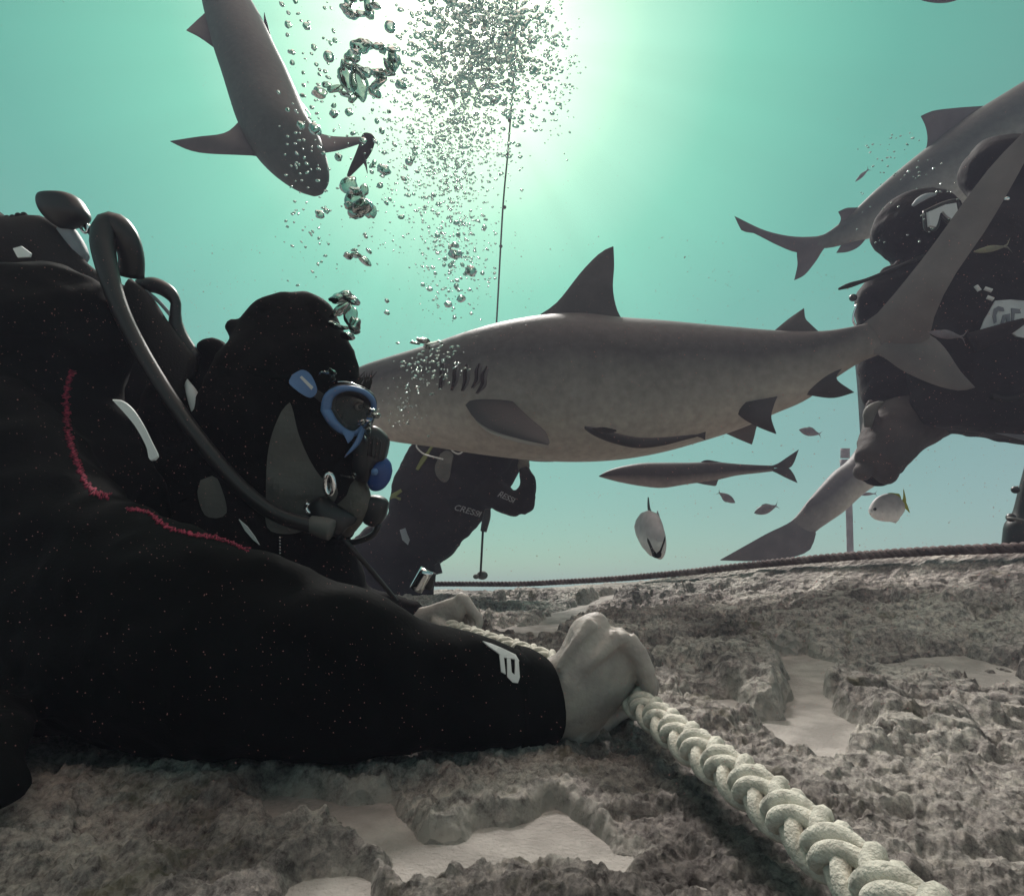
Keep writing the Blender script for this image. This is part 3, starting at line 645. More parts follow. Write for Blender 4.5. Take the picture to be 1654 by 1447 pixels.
f = fish('spadefish', [(1405, 822, 1405, 830, 2.0, 1), (1412, 808, 1412, 838, 2.0, .5), (1425, 799, 1427, 842, 2.0, .4), (1440, 797, 1442, 842, 2.0, .36), (1452, 802, 1453, 836, 2.0, .3), (1460, 812, 1461, 826, 2.0, .25)],
     'pale round fish with yellow tail near the rock at right', 'fish', M['fishy'],
     [('dorsal_fin', D3([(1424, 802), (1436, 796), (1450, 797)], 2, 2), D3([(1456, 808), (1455, 802), (1452, 797)], 2, 2), .002, M['fishyel']),
      ('anal_fin', D3([(1436, 840), (1440, 843), (1446, 845)], 2, 2), D3([(1454, 832), (1453, 838), (1447, 845)], 2, 2), .002, M['fishy'])])
fin('tail_fin', D3([(1450, 815), (1458, 806), (1459, 790)], 2, 2), D3([(1460, 820), (1464, 810), (1460, 790)], 2, 2), .002, M['fishyel'], f)
fin('tail_fin', D3([(1448, 815), (1460, 820), (1469, 828)], 2, 2), D3([(1462, 808), (1466, 816), (1470, 828)], 2, 2), .002, M['fishyel'], f)
mk('eye', *ballp(1413, 822, 1.985, 2.6, n=10, m=6), M['fishblack'], f)
G = 'small grey fish over the reef'
def sf(cx, cy, L, ang, d, label, mt=None, tall=.36, tail=True):
    ca, sa = math.cos(R(ang)), math.sin(R(ang))
    def q(u, v): return (cx+L*(u*ca-v*sa), cy+L*(u*sa+v*ca))
    st = []
    for u, h in ((-.5, .02), (-.42, .4), (-.25, .85), (-.05, 1), (.12, .8), (.28, .42), (.36, .2)):
        a, b = q(u, -h*tall/2), q(u, h*tall/2); st.append((*a, *b, d, .45))
    fs = []
    if tail:
        for sg in (-1, 1):
            fs.append(('tail_fin', D3([q(.33, sg*.03), q(.42, sg*.07), q(.52, sg*.20)], d, d), D3([q(.38, 0), q(.43, sg*.03), q(.515, sg*.2)], d, d), .0015, mt or M['fishdark']))
    fs.append(('dorsal_fin', D3([q(-.2, -tall*.42), q(-.1, -tall*.58), q(.02, -tall*.58)], d, d), D3([q(.25, -tall*.2), q(.15, -tall*.42), q(.05, -tall*.56)], d, d), .0015, mt or M['fishdark']))
    return fish('small_fish', st, label, 'fish', mt or M['fishdark'], fs, G, rn=(14, 18))
sf(1309, 698, 38, 12, 3.6, 'faint small grey fish right below the fins of the big shark')
sf(1173, 803, 34, -148, 3.4, 'small fish pointing down right below the long slim fish')
sf(1238, 822, 42, -18, 3.2, 'small grey fish with raised tail above the low shark tail')
sf(1402, 798, 30, -4, 3.7, 'tiny faint fish just left of the yellow-tailed fish', tall=.16)
sf(1393, 283, 32, 137+180, 4.0, 'slender lone fish in open water below the upper right shark dorsal fin', tall=.17)
M['fishpale'] = mat('pale_fish', (.20, .19, .12), .5, .3, var=(30, (.12, .11, .09), .4, .6))
sf(1602, 402, 62, -10, 1.5, 'slim olive fish passing in front of the chest of the rightmost diver', M['fishpale'], .16)
M['fishgrey'] = mat('greyish_fish', (.17, .14, .16), .5, .3, var=(30, (.11, .09, .1), .4, .6))
sf(1530, 541, 62, 8, 1.5, 'slim grey fish in front of the diver just right of the big shark tail fork', M['fishgrey'], .22)
fish('large_fish', [(1468, -22, 1468, -18, 3.0, 1), (1490, -36, 1488, -2, 3.0, .6), (1515, -42, 1515, 4, 3.0, .5), (1540, -38, 1540, 2, 3.0, .5), (1565, -28, 1565, -8, 3.0, .4)], 'dark fish almost wholly above the top edge at right', 'fish', M['darkfin'],
     [('tail_fin', D3([(1560, -22), (1575, -30), (1590, -45)], 3, 3), D3([(1560, -14), (1578, -16), (1592, -2)], 3, 3), .003, M['darkfin'])])

# ------------------------------------------------------------------ divers
def drape(amp, sc, seed):
    """soft creases of thick cloth as a normal displacement"""
    def f(co):
        return np.array([(noise.noise(Vector((p[0]*sc+seed, p[1]*sc, p[2]*sc*1.7)))*amp - abs(noise.noise(Vector((p[0]*sc*1.6+p[2]*sc, p[1]*sc*.8+seed, p[2]*sc*1.6-p[0]*sc*.5))))*amp*1.1 + noise.noise(Vector((p[0]*sc*3.1, p[1]*sc*3.1+seed, p[2]*sc*3.1)))*amp*.3) for p in co])
    return f
def blade(px, py, w): return w
# --- nearest diver (arm, shoulder)
A = root('person', P(-20, 1290, .78), 'nearest diver in black wetsuit with red seams reaching across to grip the pale rope', 'person')
arm = body_px([(-40, 560, -80, 1190, .70, .5), (40, 640, 10, 1185, .66, .52), (130, 760, 110, 1190, .61, .56), (220, 818, 210, 1203, .56, .6), (320, 860, 315, 1219, .53, .62), (400, 886, 400, 1225, .52, .62), (500, 922, 500, 1225, .52, .64), (600, 958, 600, 1219, .53, .68), (700, 1000, 695, 1215, .545, .72), (780, 1027, 775, 1211, .56, .76), (840, 1046, 832, 1210, .575, .8), (880, 1068, 872, 1200, .585, .8)], 32, 60)
torso = body_px([(30, 432, 110, 428, .80, .5), (-60, 445, 160, 452, .80, .6), (-160, 500, 200, 500, .80, .62), (-200, 570, 205, 560, .79, .62), (-220, 645, 184, 640, .78, .62), (-220, 740, 236, 735, .77, .6), (-220, 820, 262, 815, .76, .6), (-220, 950, 230, 950, .76, .6), (-220, 1080, 130, 1080, .77, .6), (-220, 1180, 62, 1180, .78, .6), (-220, 1235, 60, 1235, .78, .6), (-220, 1290, 58, 1285, .78, .55), (-200, 1345, 5, 1330, .78, .5), (-180, 1400, -60, 1390, .78, .4)], 32, 50)
leg = body_px([(-200, 1090, 60, 1100, .60, .4), (-200, 1140, 64, 1160, .50, .4), (-200, 1180, 62, 1180, .43, .4), (-200, 1215, 50, 1212, .40, .4), (-200, 1245, 70, 1240, .39, .4), (-200, 1290, 60, 1285, .38, .4), (-190, 1325, 12, 1322, .38, .4), (-150, 1350, -40, 1345, .38, .3)], 24, 30)
suitA, bvA = fuse('wetsuit', [arm, torso, leg], .0065, M['suit'], A, 8, disp=drape(.007, 13, 3))
# cuff hem ring
def ring_px(cx, cy, d, top, bot, hw, r, n=36, tilt=0.0):
    c = (P(*top, d)+P(*bot, d))/2; v = (P(*top, d)-P(*bot, d))/2; u = FW*v.length*hw
    return tube([c+u*math.cos(a)+v*math.sin(a)+RT*(-tilt*math.cos(a)) for a in [2*math.pi*k/n for k in range(n)]], r, 8, closed=True)
cuff = body_px([(838, 1044, 832, 1209, .575, .80), (862, 1050, 855, 1209, .578, .82), (884, 1063, 872, 1205, .583, .84), (900, 1084, 888, 1194, .588, .80), (904, 1096, 894, 1184, .59, .7)], 32, 16)
mk('cuff', *cuff[:2], M['suit'], A)
# hand A with forearm
fist = body_px([(800, 1090, 795, 1180, .575, .62), (860, 1078, 855, 1190, .58, .62), (895, 1060, 886, 1194, .585, .60), (915, 1030, 908, 1196, .585, .55), (928, 1002, 926, 1194, .585, .5), (948, 992, 944, 1188, .585, .46), (968, 988, 964, 1178, .585, .44), (980, 996, 978, 1166, .585, .42), (988, 1012, 986, 1156, .585, .42), (1006, 1013, 998, 1142, .585, .40), (1022, 1028, 1008, 1128, .588, .38), (1032, 1048, 1016, 1112, .592, .36)], 32, 70)
def finger(pts, r): return tube([P(*p) for p in pts], [q for q in r], 12, 26)
fing = [
 finger([(958, 1022, .59), (984, 1034, .61), (1010, 1062, .645), (1008, 1100, .655), (985, 1118, .64)], [.0115, .0095, .0088, .0080, .006]),
 finger([(985, 1030, .585), (1010, 1048, .605), (1034, 1085, .63), (1032, 1118, .64), (1006, 1132, .632)], [.0120, .0100, .0092, .0084, .006]),
 finger([(1006, 1040, .580), (1030, 1070, .592), (1050, 1104, .605), (1042, 1134, .618), (1018, 1140, .62)], [.0120, .0102, .0094, .0086, .006]),
 finger([(1010, 1034, .578), (1034, 1062, .572), (1047, 1100, .574), (1044, 1130, .588), (1028, 1142, .604)], [.0125, .0102, .0092, .0084, .006]),
 finger([(925, 1180, .575), (955, 1178, .60), (984, 1160, .628), (1006, 1150, .64), (1020, 1146, .64)], [.013, .0125, .0105, .0088, .006]),
 tube_px([(958, 1004, .573), (930, 1040, .566), (900, 1080, .565)], [.008, .006, .004], 10, 12), tube_px([(1000, 1026, .568), (960, 1065, .560), (910, 1105, .562)], [.009, .0065, .004], 10, 12), ballp(1002, 1030, .572, 15, 18, 13), ballp(1040, 1072, .572, 12, 16, 13)]
def vein(co):
    return np.array([noise.noise(Vector((p[0]*60, p[1]*60, p[2]*60)))*.0009+abs(noise.noise(Vector((p[0]*130, p[1]*40, p[2]*90))))*-.0007 for p in co])
body, bvh_hand = fuse('body', [fist]+fing, .0022, M['skin'], A, 5, disp=vein)
# red stitched seams
def seam(pts, bv, wpx, name='seam'):
    ms = []; q = cr(pts, int(sum(math.dist(pts[i], pts[i+1]) for i in range(len(pts)-1))/1.5)); z = []
    for i, (x, y) in enumerate(q):
        a = q[min(i+1, len(q)-1)]; b = q[max(i-1, 0)]; dx, dy = a[0]-b[0], a[1]-b[1]; l = math.hypot(dx, dy)+1e-6
        for k in range(2):
            w_ = wpx*(1+.4*math.sin(i*.7))*(.5 if i % 2 else -.5)+random.uniform(-1.5, 1.5)
            p, n_ = hit(bv, x-dy/l*w_+k*random.uniform(-3, 3), y+dx/l*w_, .6); z.append(p+n_*.0003)
    return tube(z, .0007, 5)
mk('seam', *seam([(118, 598), (108, 625), (107, 660), (110, 700), (125, 750), (148, 792), (178, 803)], bvA, 9), M['red'], A, label='red stitched seam down the shoulder')
mk('seam', *seam([(205, 822), (240, 828), (268, 850), (310, 863), (350, 869), (402, 889)], bvA, 4.5), M['red'], A, label='red stitched seam along the upper arm')
# cuff emblem: slanted bar with two downward prongs
patch_px(bvA, [(779, 1036), (792, 1040), (812, 1048), (832, 1058), (838, 1068), (826, 1064), (812, 1062), (800, 1052), (788, 1044)], 'emblem', M['white'], A, .0012, 4, .55, False)
patch_px(bvA, [(806, 1058), (813, 1060), (816, 1089), (809, 1085)], 'emblem', M['white'], A, .0012, 4, .55, False)
patch_px(bvA, [(818, 1063), (824, 1064), (826, 1086), (831, 1090), (831, 1064), (837, 1068), (839, 1094), (836, 1103), (828, 1102), (819, 1093)], 'emblem', M['white'], A, .0012, 4, .55, False)

# --- second diver (hooded head with blue mask)
B = root('person', P(420, 1100, .95), 'hooded diver in profile with blue mask and regulator, kneeling behind the nearest arm', 'person')
hood = [(468, 474, 492, 473, .88, .8), (440, 478, 512, 479, .88, .78), (416, 488, 533, 492, .88, .76), (396, 512, 550, 520, .88, .72), (375, 550, 565, 550, .88, .68), (345, 592, 578, 588, .88, .66), (325, 640, 584, 630, .88, .64), (320, 690, 580, 690, .88, .62), (330, 745, 560, 745, .88, .60), (350, 800, 572, 790, .89, .56), (360, 850, 580, 830, .9, .5), (355, 900, 572, 870, .9, .5)]
hd = body_px(hood, 32, 44)
sh = body_px([(330, 572, 420, 640, .93, .5), (262, 600, 440, 700, .93, .6), (225, 680, 500, 800, .93, .65), (215, 780, 565, 880, .93, .62), (215, 870, 585, 930, .94, .6), (230, 960, 600, 985, .95, .6), (240, 1060, 590, 1060, .95, .6), (250, 1150, 560, 1150, .95, .55), (260, 1180, 540, 1180, .95, .4)], 28, 36)
ar = body_px([(520, 930, 500, 1010, .98, .8), (560, 935, 545, 1010, .99, .8), (610, 950, 600, 1020, .99, .8), (650, 962, 640, 1022, .99, .8), (682, 975, 672, 1018, .985, .75)], 20, 20)
bumps = [ballp(383, 530, .88, 22, 20, 16), ballp(345, 565, .9, 28, 24, 24), ballp(590, 665, .87, 14, 20, 40), ballp(545, 770, .885, 42, 40, 60), ballp(575, 735, .885, 22, 30, 40)]
suitB, bvB = fuse('wetsuit', [hd, sh, ar]+bumps, .0075, M['suit2'], B, 7, disp=drape(.004, 16, 11))
hb = body_px([(640, 985, 635, 1020, .985, .7), (682, 980, 680, 1016, .98, .65), (705, 973, 700, 1014, .975, .6), (728, 965, 722, 1012, .97, .5), (746, 961, 738, 1008, .965, .45), (756, 968, 748, 1002, .965, .4)], 20, 24)
fb = [finger([(748, 966, .965), (762, 985, .96), (774, 1004, .955), (766, 1020, .95)], [.0105, .0092, .0082, .006]), finger([(742, 968, .975), (756, 985, .985), (766, 1006, .985), (756, 1022, .97)], [.0105, .0092, .0082, .006]),
      finger([(736, 970, .985), (748, 990, 1.0), (752, 1012, 1.0), (744, 1026, .99)], [.0100, .0088, .0078, .006]), finger([(728, 972, .99), (738, 992, 1.01), (742, 1012, 1.01), (735, 1024, 1.0)], [.0092, .008, .007, .0055]),
      finger([(700, 1004, .965), (722, 1016, .95), (742, 1024, .945)], [.011, .0095, .0075]), ballp(745, 966, .966, 10)]
face = [body_px([(550, 772, 588, 770, .875, .5), (538, 786, 596, 786, .872, .5), (530, 806, 600, 808, .87, .5), (530, 828, 594, 830, .87, .5), (538, 850, 582, 850, .875, .5), (552, 868, 566, 868, .88, .5)], 24, 20, .85)]
fuse('body', [ballp(570, 668, .865, 26, 26, 32), ballp(590, 672, .855, 9, 9, 16)], .004, M['skin2'], B, 2)
fuse('body', [hb]+fb, .003, M['skin'], B, 3)
fuse('face', face, .004, M['skin2'], B, 4)
patch_px(bvB, [(468, 650), (455, 664), (440, 700), (432, 740), (430, 800), (432, 852), (465, 862), (500, 852), (530, 825), (546, 792), (520, 772), (500, 742), (482, 700), (473, 662)], 'hood_panel', M['panel'], B, .0015, 9, .87)
patch_px(bvB, [(324, 776), (350, 772), (366, 828), (334, 834), (320, 800)], 'hood_panel', M['panel'], B, .0015, 8, .87)
patch_px(bvB, [(472, 606), (488, 598), (502, 606), (512, 629), (507, 640), (495, 641), (468, 621)], 'strap_buckle', M['blue'], B, .003, 5, .87, True)
patch_px(bvB, [(484, 610), (487, 608), (506, 626), (503, 630)], 'buckle_tab', M['palelens'], B, .0042, 5, .87, False)
patch_px(bvB, [(400, 590), (440, 600), (480, 608), (476, 620), (436, 613), (398, 603)], 'mask_strap', M['suit'], B, .0015, 8, .87, False)
patch_px(bvB, [(505, 625), (528, 640), (524, 655), (502, 636)], 'mask_strap', M['rubber'], B, .0025, 6, .87, False)
# mask: frame as a thick bevelled ring with depth, dark glass and blue nose bridge
mask = mk('mask', *tube([P(*q) for q in cr([(526, 662, .815), (531, 641, .81), (548, 629, .81), (572, 628, .815), (592, 636, .825), (603, 650, .84), (601, 668, .85), (590, 686, .845), (574, 700, .83), (556, 697, .82), (538, 682, .812), (526, 662, .815)], 50)][:-1], [.0042+.0032*max(0, math.cos(2*math.pi*k/49)) for k in range(49)], 10, closed=True), M['blue'], B, label='blue framed diving mask')
skirt = merge(tube([P(*q) for q in cr([(530, 662, .83), (536, 640, .83), (552, 630, .83), (576, 632, .84), (594, 642, .85), (598, 655, .86), (592, 680, .86), (574, 698, .85), (554, 694, .84), (540, 680, .832), (530, 662, .83)], 40)][:-1], .010, 10, closed=True))
mk('skirt', *skirt, M['rubber'], mask)
lp = [(533, 662), (537, 644), (550, 634), (572, 634), (590, 641), (597, 653), (595, 668), (586, 683), (572, 694), (556, 690), (541, 679)]
slab_px(lp, lambda x, y: .822+(x-530)*.0004, .003, 'lens', M['lensglass'], mask)
mk('nose_bridge', *merge(fin_px([(548, 692, .815), (556, 704, .812), (562, 716, .812)], [(572, 700, .82), (570, 708, .818), (563, 716, .815)], .004), fin_px([(583, 690, .825), (574, 712, .82), (556, 738, .815)], [(590, 694, .83), (580, 718, .825), (557, 739, .817)], .0045)), M['blue'], mask)
mk('rim_highlight', *tube_px([(544, 617, .83), (560, 617, .825), (575, 622, .825), (588, 630, .83)], .0014, 6, 16), M['chrome'], mask)  # chrome strip added as the silver highlight along the top rim
M['eyewhite'] = mat('eye_white', (.22, .2, .19), .3, .5)
eye_ = mk('eye', *ballp(579, 657, .838, 6, n=16, m=10), M['eyewhite'], B)
mk('iris', *ballp(582, 657, .832, 3.6, n=12, m=8), M['lens'], eye_)
mk('eyelid', *tube_px([(569, 653, .834), (577, 647, .828), (586, 651, .83)], .0026, 8, 10), M['skin2'], eye_)
hs = []
for k in range(26):
    x0, y0 = random.uniform(575, 598), random.uniform(626, 640)
    hs.append(tube_px([(x0, y0, .86), (x0+random.uniform(-3, 6), y0-12, .86), (x0+random.uniform(-4, 12), y0-random.uniform(18, 30), .86)], [.0016, .0013, .0004], 5, 8))
mk('hair', *merge(*hs), M['hair'], B)
# regulator set
reg = mk('regulator', *merge(body_px([(582, 710, 580, 770, .865, .5), (586, 700, 584, 778, .862, .55), (596, 690, 592, 780, .86, .55), (606, 688, 600, 774, .86, .55), (616, 694, 608, 752, .86, .6), (627, 706, 620, 746, .86, .6), (629, 714, 624, 738, .86, .55)], 24, 26, .55), *[tube_px([(598+6*k, 700+4*k, .832), (594+6*k, 736+2*k, .832)], .0016, 6, 6) for k in range(4)], tube_px([(575, 700, .86), (585, 712, .86), (595, 722, .86)], .012, 10, 10)), M['rubber'], B)
pg = body_px([(588, 752, 586, 766, .86, .8), (600, 750, 594, 782, .86, .8), (612, 740, 600, 792, .86, .6), (622, 738, 612, 793, .86, .5), (631, 747, 622, 787, .86, .42), (634, 760, 630, 776, .86, .35)], 22, 20)
rg2 = mk('regulator', *pg[:2], M['blue2'], B, label='dark blue second stage under the mouthpiece')
mk('purge_button', *ballp(605, 762, .838, 6, 6, 6, n=14, m=8), M['blue'], rg2)
cam_ = mk('octopus_regulator', *body_px([(586, 810, 586, 838, .88, .7), (592, 801, 592, 846, .88, .7), (610, 800, 606, 850, .88, .7), (622, 805, 618, 842, .88, .7), (628, 812, 624, 832, .88, .6)], 22, 18, .5)[:2], M['rubber'], B)
mk('hose', *tube_px([(612, 846, .88), (604, 862, .88), (585, 872, .88), (560, 876, .88), (545, 866, .86)], .0048, 8, 20), M['rubber'], B)
mk('hose', *tube_px([(552, 868, .86), (575, 893, .87), (603, 925, .9), (628, 955, .95), (640, 970, .97)], .0042, 8, 20), M['rubber'], B)
mk('exhaust_tee', *body_px([(500, 812, 512, 856, .84, .8), (522, 800, 535, 866, .84, .75), (540, 812, 552, 862, .84, .75), (566, 828, 562, 852, .845, .7), (576, 836, 572, 846, .85, .6)], 18, 18, .8)[:2], M['rubber'], B)
mk('ferrule', *merge(tube_px([(500, 846, .80), (522, 852, .80), (536, 856, .80)], [.012, .015, .015], 14, 10)), M['panel'], B)
mk('elbow_joint', *merge(tube([P(532+7*math.cos(a), 782+17*math.sin(a), .815) for a in [2*math.pi*k/16 for k in range(16)]], .0042, 8, closed=True), ballp(530, 792, .82, 5)), M['chrome'], B)
mk('elbow_joint', *tube_px([(498, 812, .81), (494, 820, .81), (500, 830, .81)], .0032, 8, 8), M['chrome'], B)
mk('zip', *merge(*[ballp(452, 868+5*k, .80, 1.7, n=6, m=4) for k in range(8)]), M['chrome'], B)
mk('hose', *tube_px([(212, 446, .84), (212, 415, .83), (204, 385, .82), (188, 364, .815), (172, 366, .81), (166, 390, .80), (172, 430, .79), (190, 490, .78), (218, 550, .775), (256, 615, .77), (300, 680, .765), (345, 738, .765), (392, 790, .77), (445, 830, .78), (505, 850, .80)], [.017, .017, .017, .017, .017, .016, .014, .0115, .0105, .010, .010, .010, .010, .0105, .011], 14, 90), M['rubber'], B, label='thick black hose looping over the shoulder')
# gear on the back: tank valve, knob, straps
mk('tank_valve', *body_px([(78, 314, 112, 313, .92, .7), (66, 318, 124, 318, .92, .7), (64, 330, 134, 330, .92, .65), (70, 345, 142, 347, .92, .65), (80, 357, 138, 358, .92, .65), (92, 366, 122, 367, .92, .7), (98, 369, 112, 370, .92, .7)], 24, 30, .8)[:2], M['rubber'], B)
mk('first_stage', *merge(body_px([(100, 365, 92, 380, .93, .8), (118, 368, 108, 400, .93, .7), (134, 392, 122, 425, .93, .7), (142, 412, 128, 432, .93, .7)], 14, 12, .7)[:2]), M['silver'], B)
mk('hose', *tube_px([(120, 352, .93), (132, 358, .93), (142, 368, .93), (158, 392, .92), (170, 420, .9)], .0055, 8, 16), M['rubber'], B)
mk('valve_ring', *tube([P(136+8*math.cos(a)*.7+2*math.sin(a), 367+9*math.sin(a), .925) for a in [2*math.pi*k/18 for k in range(18)]], .0024, 8, closed=True), M['chrome'], B)
tk = body_px([(-80, 300, -80, 470, .95, 1), (-20, 330, -30, 480, .95, 1), (10, 350, 0, 470, .95, .95), (40, 352, 35, 450, .95, .9), (70, 350, 65, 440, .94, .8), (100, 372, 85, 445, .93, .7), (128, 412, 110, 470, .92, .6), (160, 440, 130, 520, .92, .6), (200, 460, 150, 560, .92, .6)], 22, 30)
corr = [ballp(12+9*k, 353-2.0*k+(k % 2), .93, 5.2, n=10, m=6) for k in range(4)]
mk('buoyancy_vest', *fuse.__globals__['merge'](tk[:2], *corr), M['webbing'], B)
mk('strap', *merge(body_px([(212, 450, 205, 520, .86, .5), (240, 474, 222, 560, .86, .5), (262, 505, 240, 600, .86, .5), (290, 545, 262, 640, .865, .5), (318, 578, 290, 670, .87, .5)], 16, 20)[:2]), M['webbing'], B)
mk('strap', *merge(tube_px([(225, 462, .88), (250, 461, .88), (272, 472, .88), (284, 490, .88), (283, 515, .88), (290, 545, .88), (316, 580, .88)], [.011, .012, .011, .0075, .009, .013, .010], 10, 30)), M['rubber'], B)
mk('strap', *merge(tube_px([(232, 468, .875), (255, 486, .875), (272, 505, .875), (280, 516, .875)], .003, 6, 16)), M['silver'], B)
mk('tank', *tube_px([(188, 560, .98), (240, 760, 1.02)], .085, 24, 8), M['webbing'], B)
sv = M['silver']
M['bright'] = mat('gap_water_tone', (.8, .84, .84), .5, .5)  # pale colour standing in for bright water seen through gaps
slab_px([(182, 645), (198, 647), (215, 660), (232, 685), (247, 715), (257, 738), (244, 744), (238, 722), (222, 692), (205, 670)], .66, .006, 'gap_fill', M['bright'], B, 'pale curved fill added for the water gap between the two suits', True)  # added plate in place of the bright water between the suits
slab_px([(22, 402), (36, 398), (52, 410), (50, 416), (30, 417)], .70, .006, 'buckle_or_gap_fill', M['bright'], B)  # added pale plate where bright water shows through the gear
mk('gap_fill', *tube_px([(299, 612, .86), (312, 640, .86), (320, 670, .86), (323, 700, .862)], [.003, .009, .008, .002], 8, 14), M['bright'], B, label='pale curved fill added for the water gap beside the hood')  # added pale strip in place of bright water beside the hood
mk('clip', *merge(tube_px([(690, 920, .93), (672, 952, .93)], .0115, 16, 6)), M['chrome'], B)
mk('clip', *merge(tube_px([(697, 925, .94), (690, 950, .94)], .0085, 12, 6)), M['rubber'], B)
gl = [(386, 838), (400, 850), (412, 866), (420, 880), (410, 872), (396, 856)]
slab_px(gl, .80, .006, 'buckle_or_gap_fill', M['bright'], B)  # added pale plate for a gap of bright water, not gear
slab_px([(440, 836), (462, 846), (468, 856), (452, 854), (436, 844)], .84, .006, 'buckle_or_gap_fill', M['panel'], B)
# --- third diver, beyond the shark
C = root('person', P(680, 985, 2.55), 'diver behind the shark with logo on the vest and one arm raised to the face', 'person')
ct = body_px([(690, 690, 800, 690, 2.6, .5), (662, 722, 845, 730, 2.6, .5), (645, 750, 840, 765, 2.58, .52), (633, 780, 815, 800, 2.56, .52), (628, 805, 796, 822, 2.55, .52), (618, 838, 778, 845, 2.55, .5), (590, 852, 752, 872, 2.55, .5), (566, 872, 733, 896, 2.55, .5), (558, 898, 712, 910, 2.55, .48), (570, 935, 704, 940, 2.55, .48), (590, 985, 700, 990, 2.55, .48), (620, 1020, 690, 1020, 2.55, .4)], 26, 36)
ca = [tube_px([(790, 790, 2.48), (815, 806, 2.42), (838, 818, 2.38)], [.075, .062, .050], 14, 12), tube_px([(842, 815, 2.38), (850, 795, 2.38), (850, 770, 2.42), (845, 756, 2.46)], [.050, .045, .036, .026], 14, 14),
      ballp(848, 815, 2.38, 16), ballp(795, 728, 2.5, 38, 38, 42), tube_px([(780, 745, 2.52), (780, 790, 2.55)], .075, 14, 8), ballp(690, 770, 2.6, 50, 40, 45)]
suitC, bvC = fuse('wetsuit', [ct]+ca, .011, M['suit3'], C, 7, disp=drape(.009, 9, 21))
hc = [ballp(846, 752, 2.45, 10, 9, 14)]+[finger([(842+3*k, 748, 2.44+.012*k), (840+3*k, 738, 2.44+.012*k), (834+3*k, 732, 2.45+.012*k)], [.011, .0095, .007]) for k in range(4)]+[finger([(852, 752, 2.45), (850, 740, 2.47), (842, 736, 2.48)], [.011, .01, .008])]
fuse('body', hc+[ballp(802, 722, 2.47, 26, 24, 32)], .005, M['skin2'], C, 3)
mk('hose', *tube_px([(672, 712, 2.42), (673, 722, 2.42), (684, 733, 2.42), (700, 738, 2.42), (716, 742, 2.42)], .0035, 6, 20), M['palelens'], C)
mk('hose', *tube_px([(727, 724, 2.4), (734, 731, 2.4), (742, 733, 2.4), (750, 727, 2.4)], .0035, 6, 14), M['palelens'], C)
patch_px(bvC, [(672, 758), (680, 742), (696, 722), (702, 720), (690, 740), (676, 760)], 'strap', M['yellow'], C, .004, 5, 2.4, False)
patch_px(bvC, [(630, 806), (633, 798), (648, 790), (650, 794), (640, 802), (648, 804), (647, 808)], 'strap', M['yellow'], C, .004, 5, 2.4, False)
patch_px(bvC, [(712, 734), (722, 728), (732, 734), (730, 750), (725, 774), (716, 778), (706, 768), (704, 755)], 'pouch', M['panel'], C, .012, 5, 2.4)
patch_px(bvC, [(646, 856), (655, 853), (662, 872), (659, 880), (650, 872)], 'patch', M['silver'], C, .004, 5, 2.4, False)
mk('hose', *tube_px([(740, 880, 2.46), (730, 894, 2.44), (716, 904, 2.44), (706, 908, 2.44)], .0055, 8, 16), M['rubber'], C)
slab_px([(702, 912), (710, 906), (715, 925), (704, 928)], 2.42, .03, 'gauge', M['rubber'], C)
slab_px([(690, 912), (700, 902), (708, 912), (700, 920), (694, 925)], 2.44, .02, 'strap', M['webbing'], C)
def text_px(txt, bv, x0, y0, x1, y1, hpx, parent, name, dflt, shear=.0, tmat=None):
    cu = bpy.data.curves.new('t', 'FONT'); cu.body = txt; cu.size = 1; cu.shear = shear; cu.offset = .012; cu.space_character = 1.0
    o = link(bpy.data.objects.new('t', cu)); me = bpy.data.meshes.new_from_object(o.evaluated_get(bpy.context.evaluated_depsgraph_get()))
    bpy.data.objects.remove(o); bpy.data.curves.remove(cu)
    vs_ = [v.co for v in me.vertices]; w = max(v.x for v in vs_); h = max(v.y for v in vs_)
    ex = Vector((x1-x0, y1-y0)); L = ex.length; ex /= L; ey = Vector((ex.y, -ex.x)); V = []; nn = len(vs_)
    q = [hit(bv, x0+ex.x*v.x/w*L+ey.x*v.y/h*hpx, y0+ex.y*v.x/w*L+ey.y*v.y/h*hpx, dflt) for v in vs_]
    V = [a+b*.004*dflt for a, b in q]+[a-b*.001 for a, b in q]
    Fc = []
    for p in me.polygons: t_ = tuple(p.vertices); Fc.append(t_); Fc.append(tuple(i+nn for i in reversed(t_)))
    bpy.data.meshes.remove(me)
    return mk(name, V, Fc, tmat or M['text'], parent, smooth=False)
text_px('CRESSI', bvC, 731, 822, 775, 834, 10, C, 'logo', 2.4, .25)
text_px('RESSI', bvC, 804, 801, 831, 814, 8, C, 'logo', 2.35, .25)
st_ = root('pole', P(775, 930, 2.4), 'thin upright rod with black handle beneath the raised elbow, standing on the rock', 'pole')
mk('shaft', *tube_px([(780, 857, 2.4), (776, 930, 2.4)], .0048, 8, 6), M['rubber'], st_)
mk('handle', *tube_px([(788, 822, 2.4), (786, 835, 2.4), (781, 858, 2.4)], [.012, .017, .014], 10, 10), M['rubber'], st_)
mk('foot', *merge(ballp(769, 931, 2.4, 5, 5, 4), ballp(779, 929, 2.42, 9, 8, 7)), M['panel'], st_)

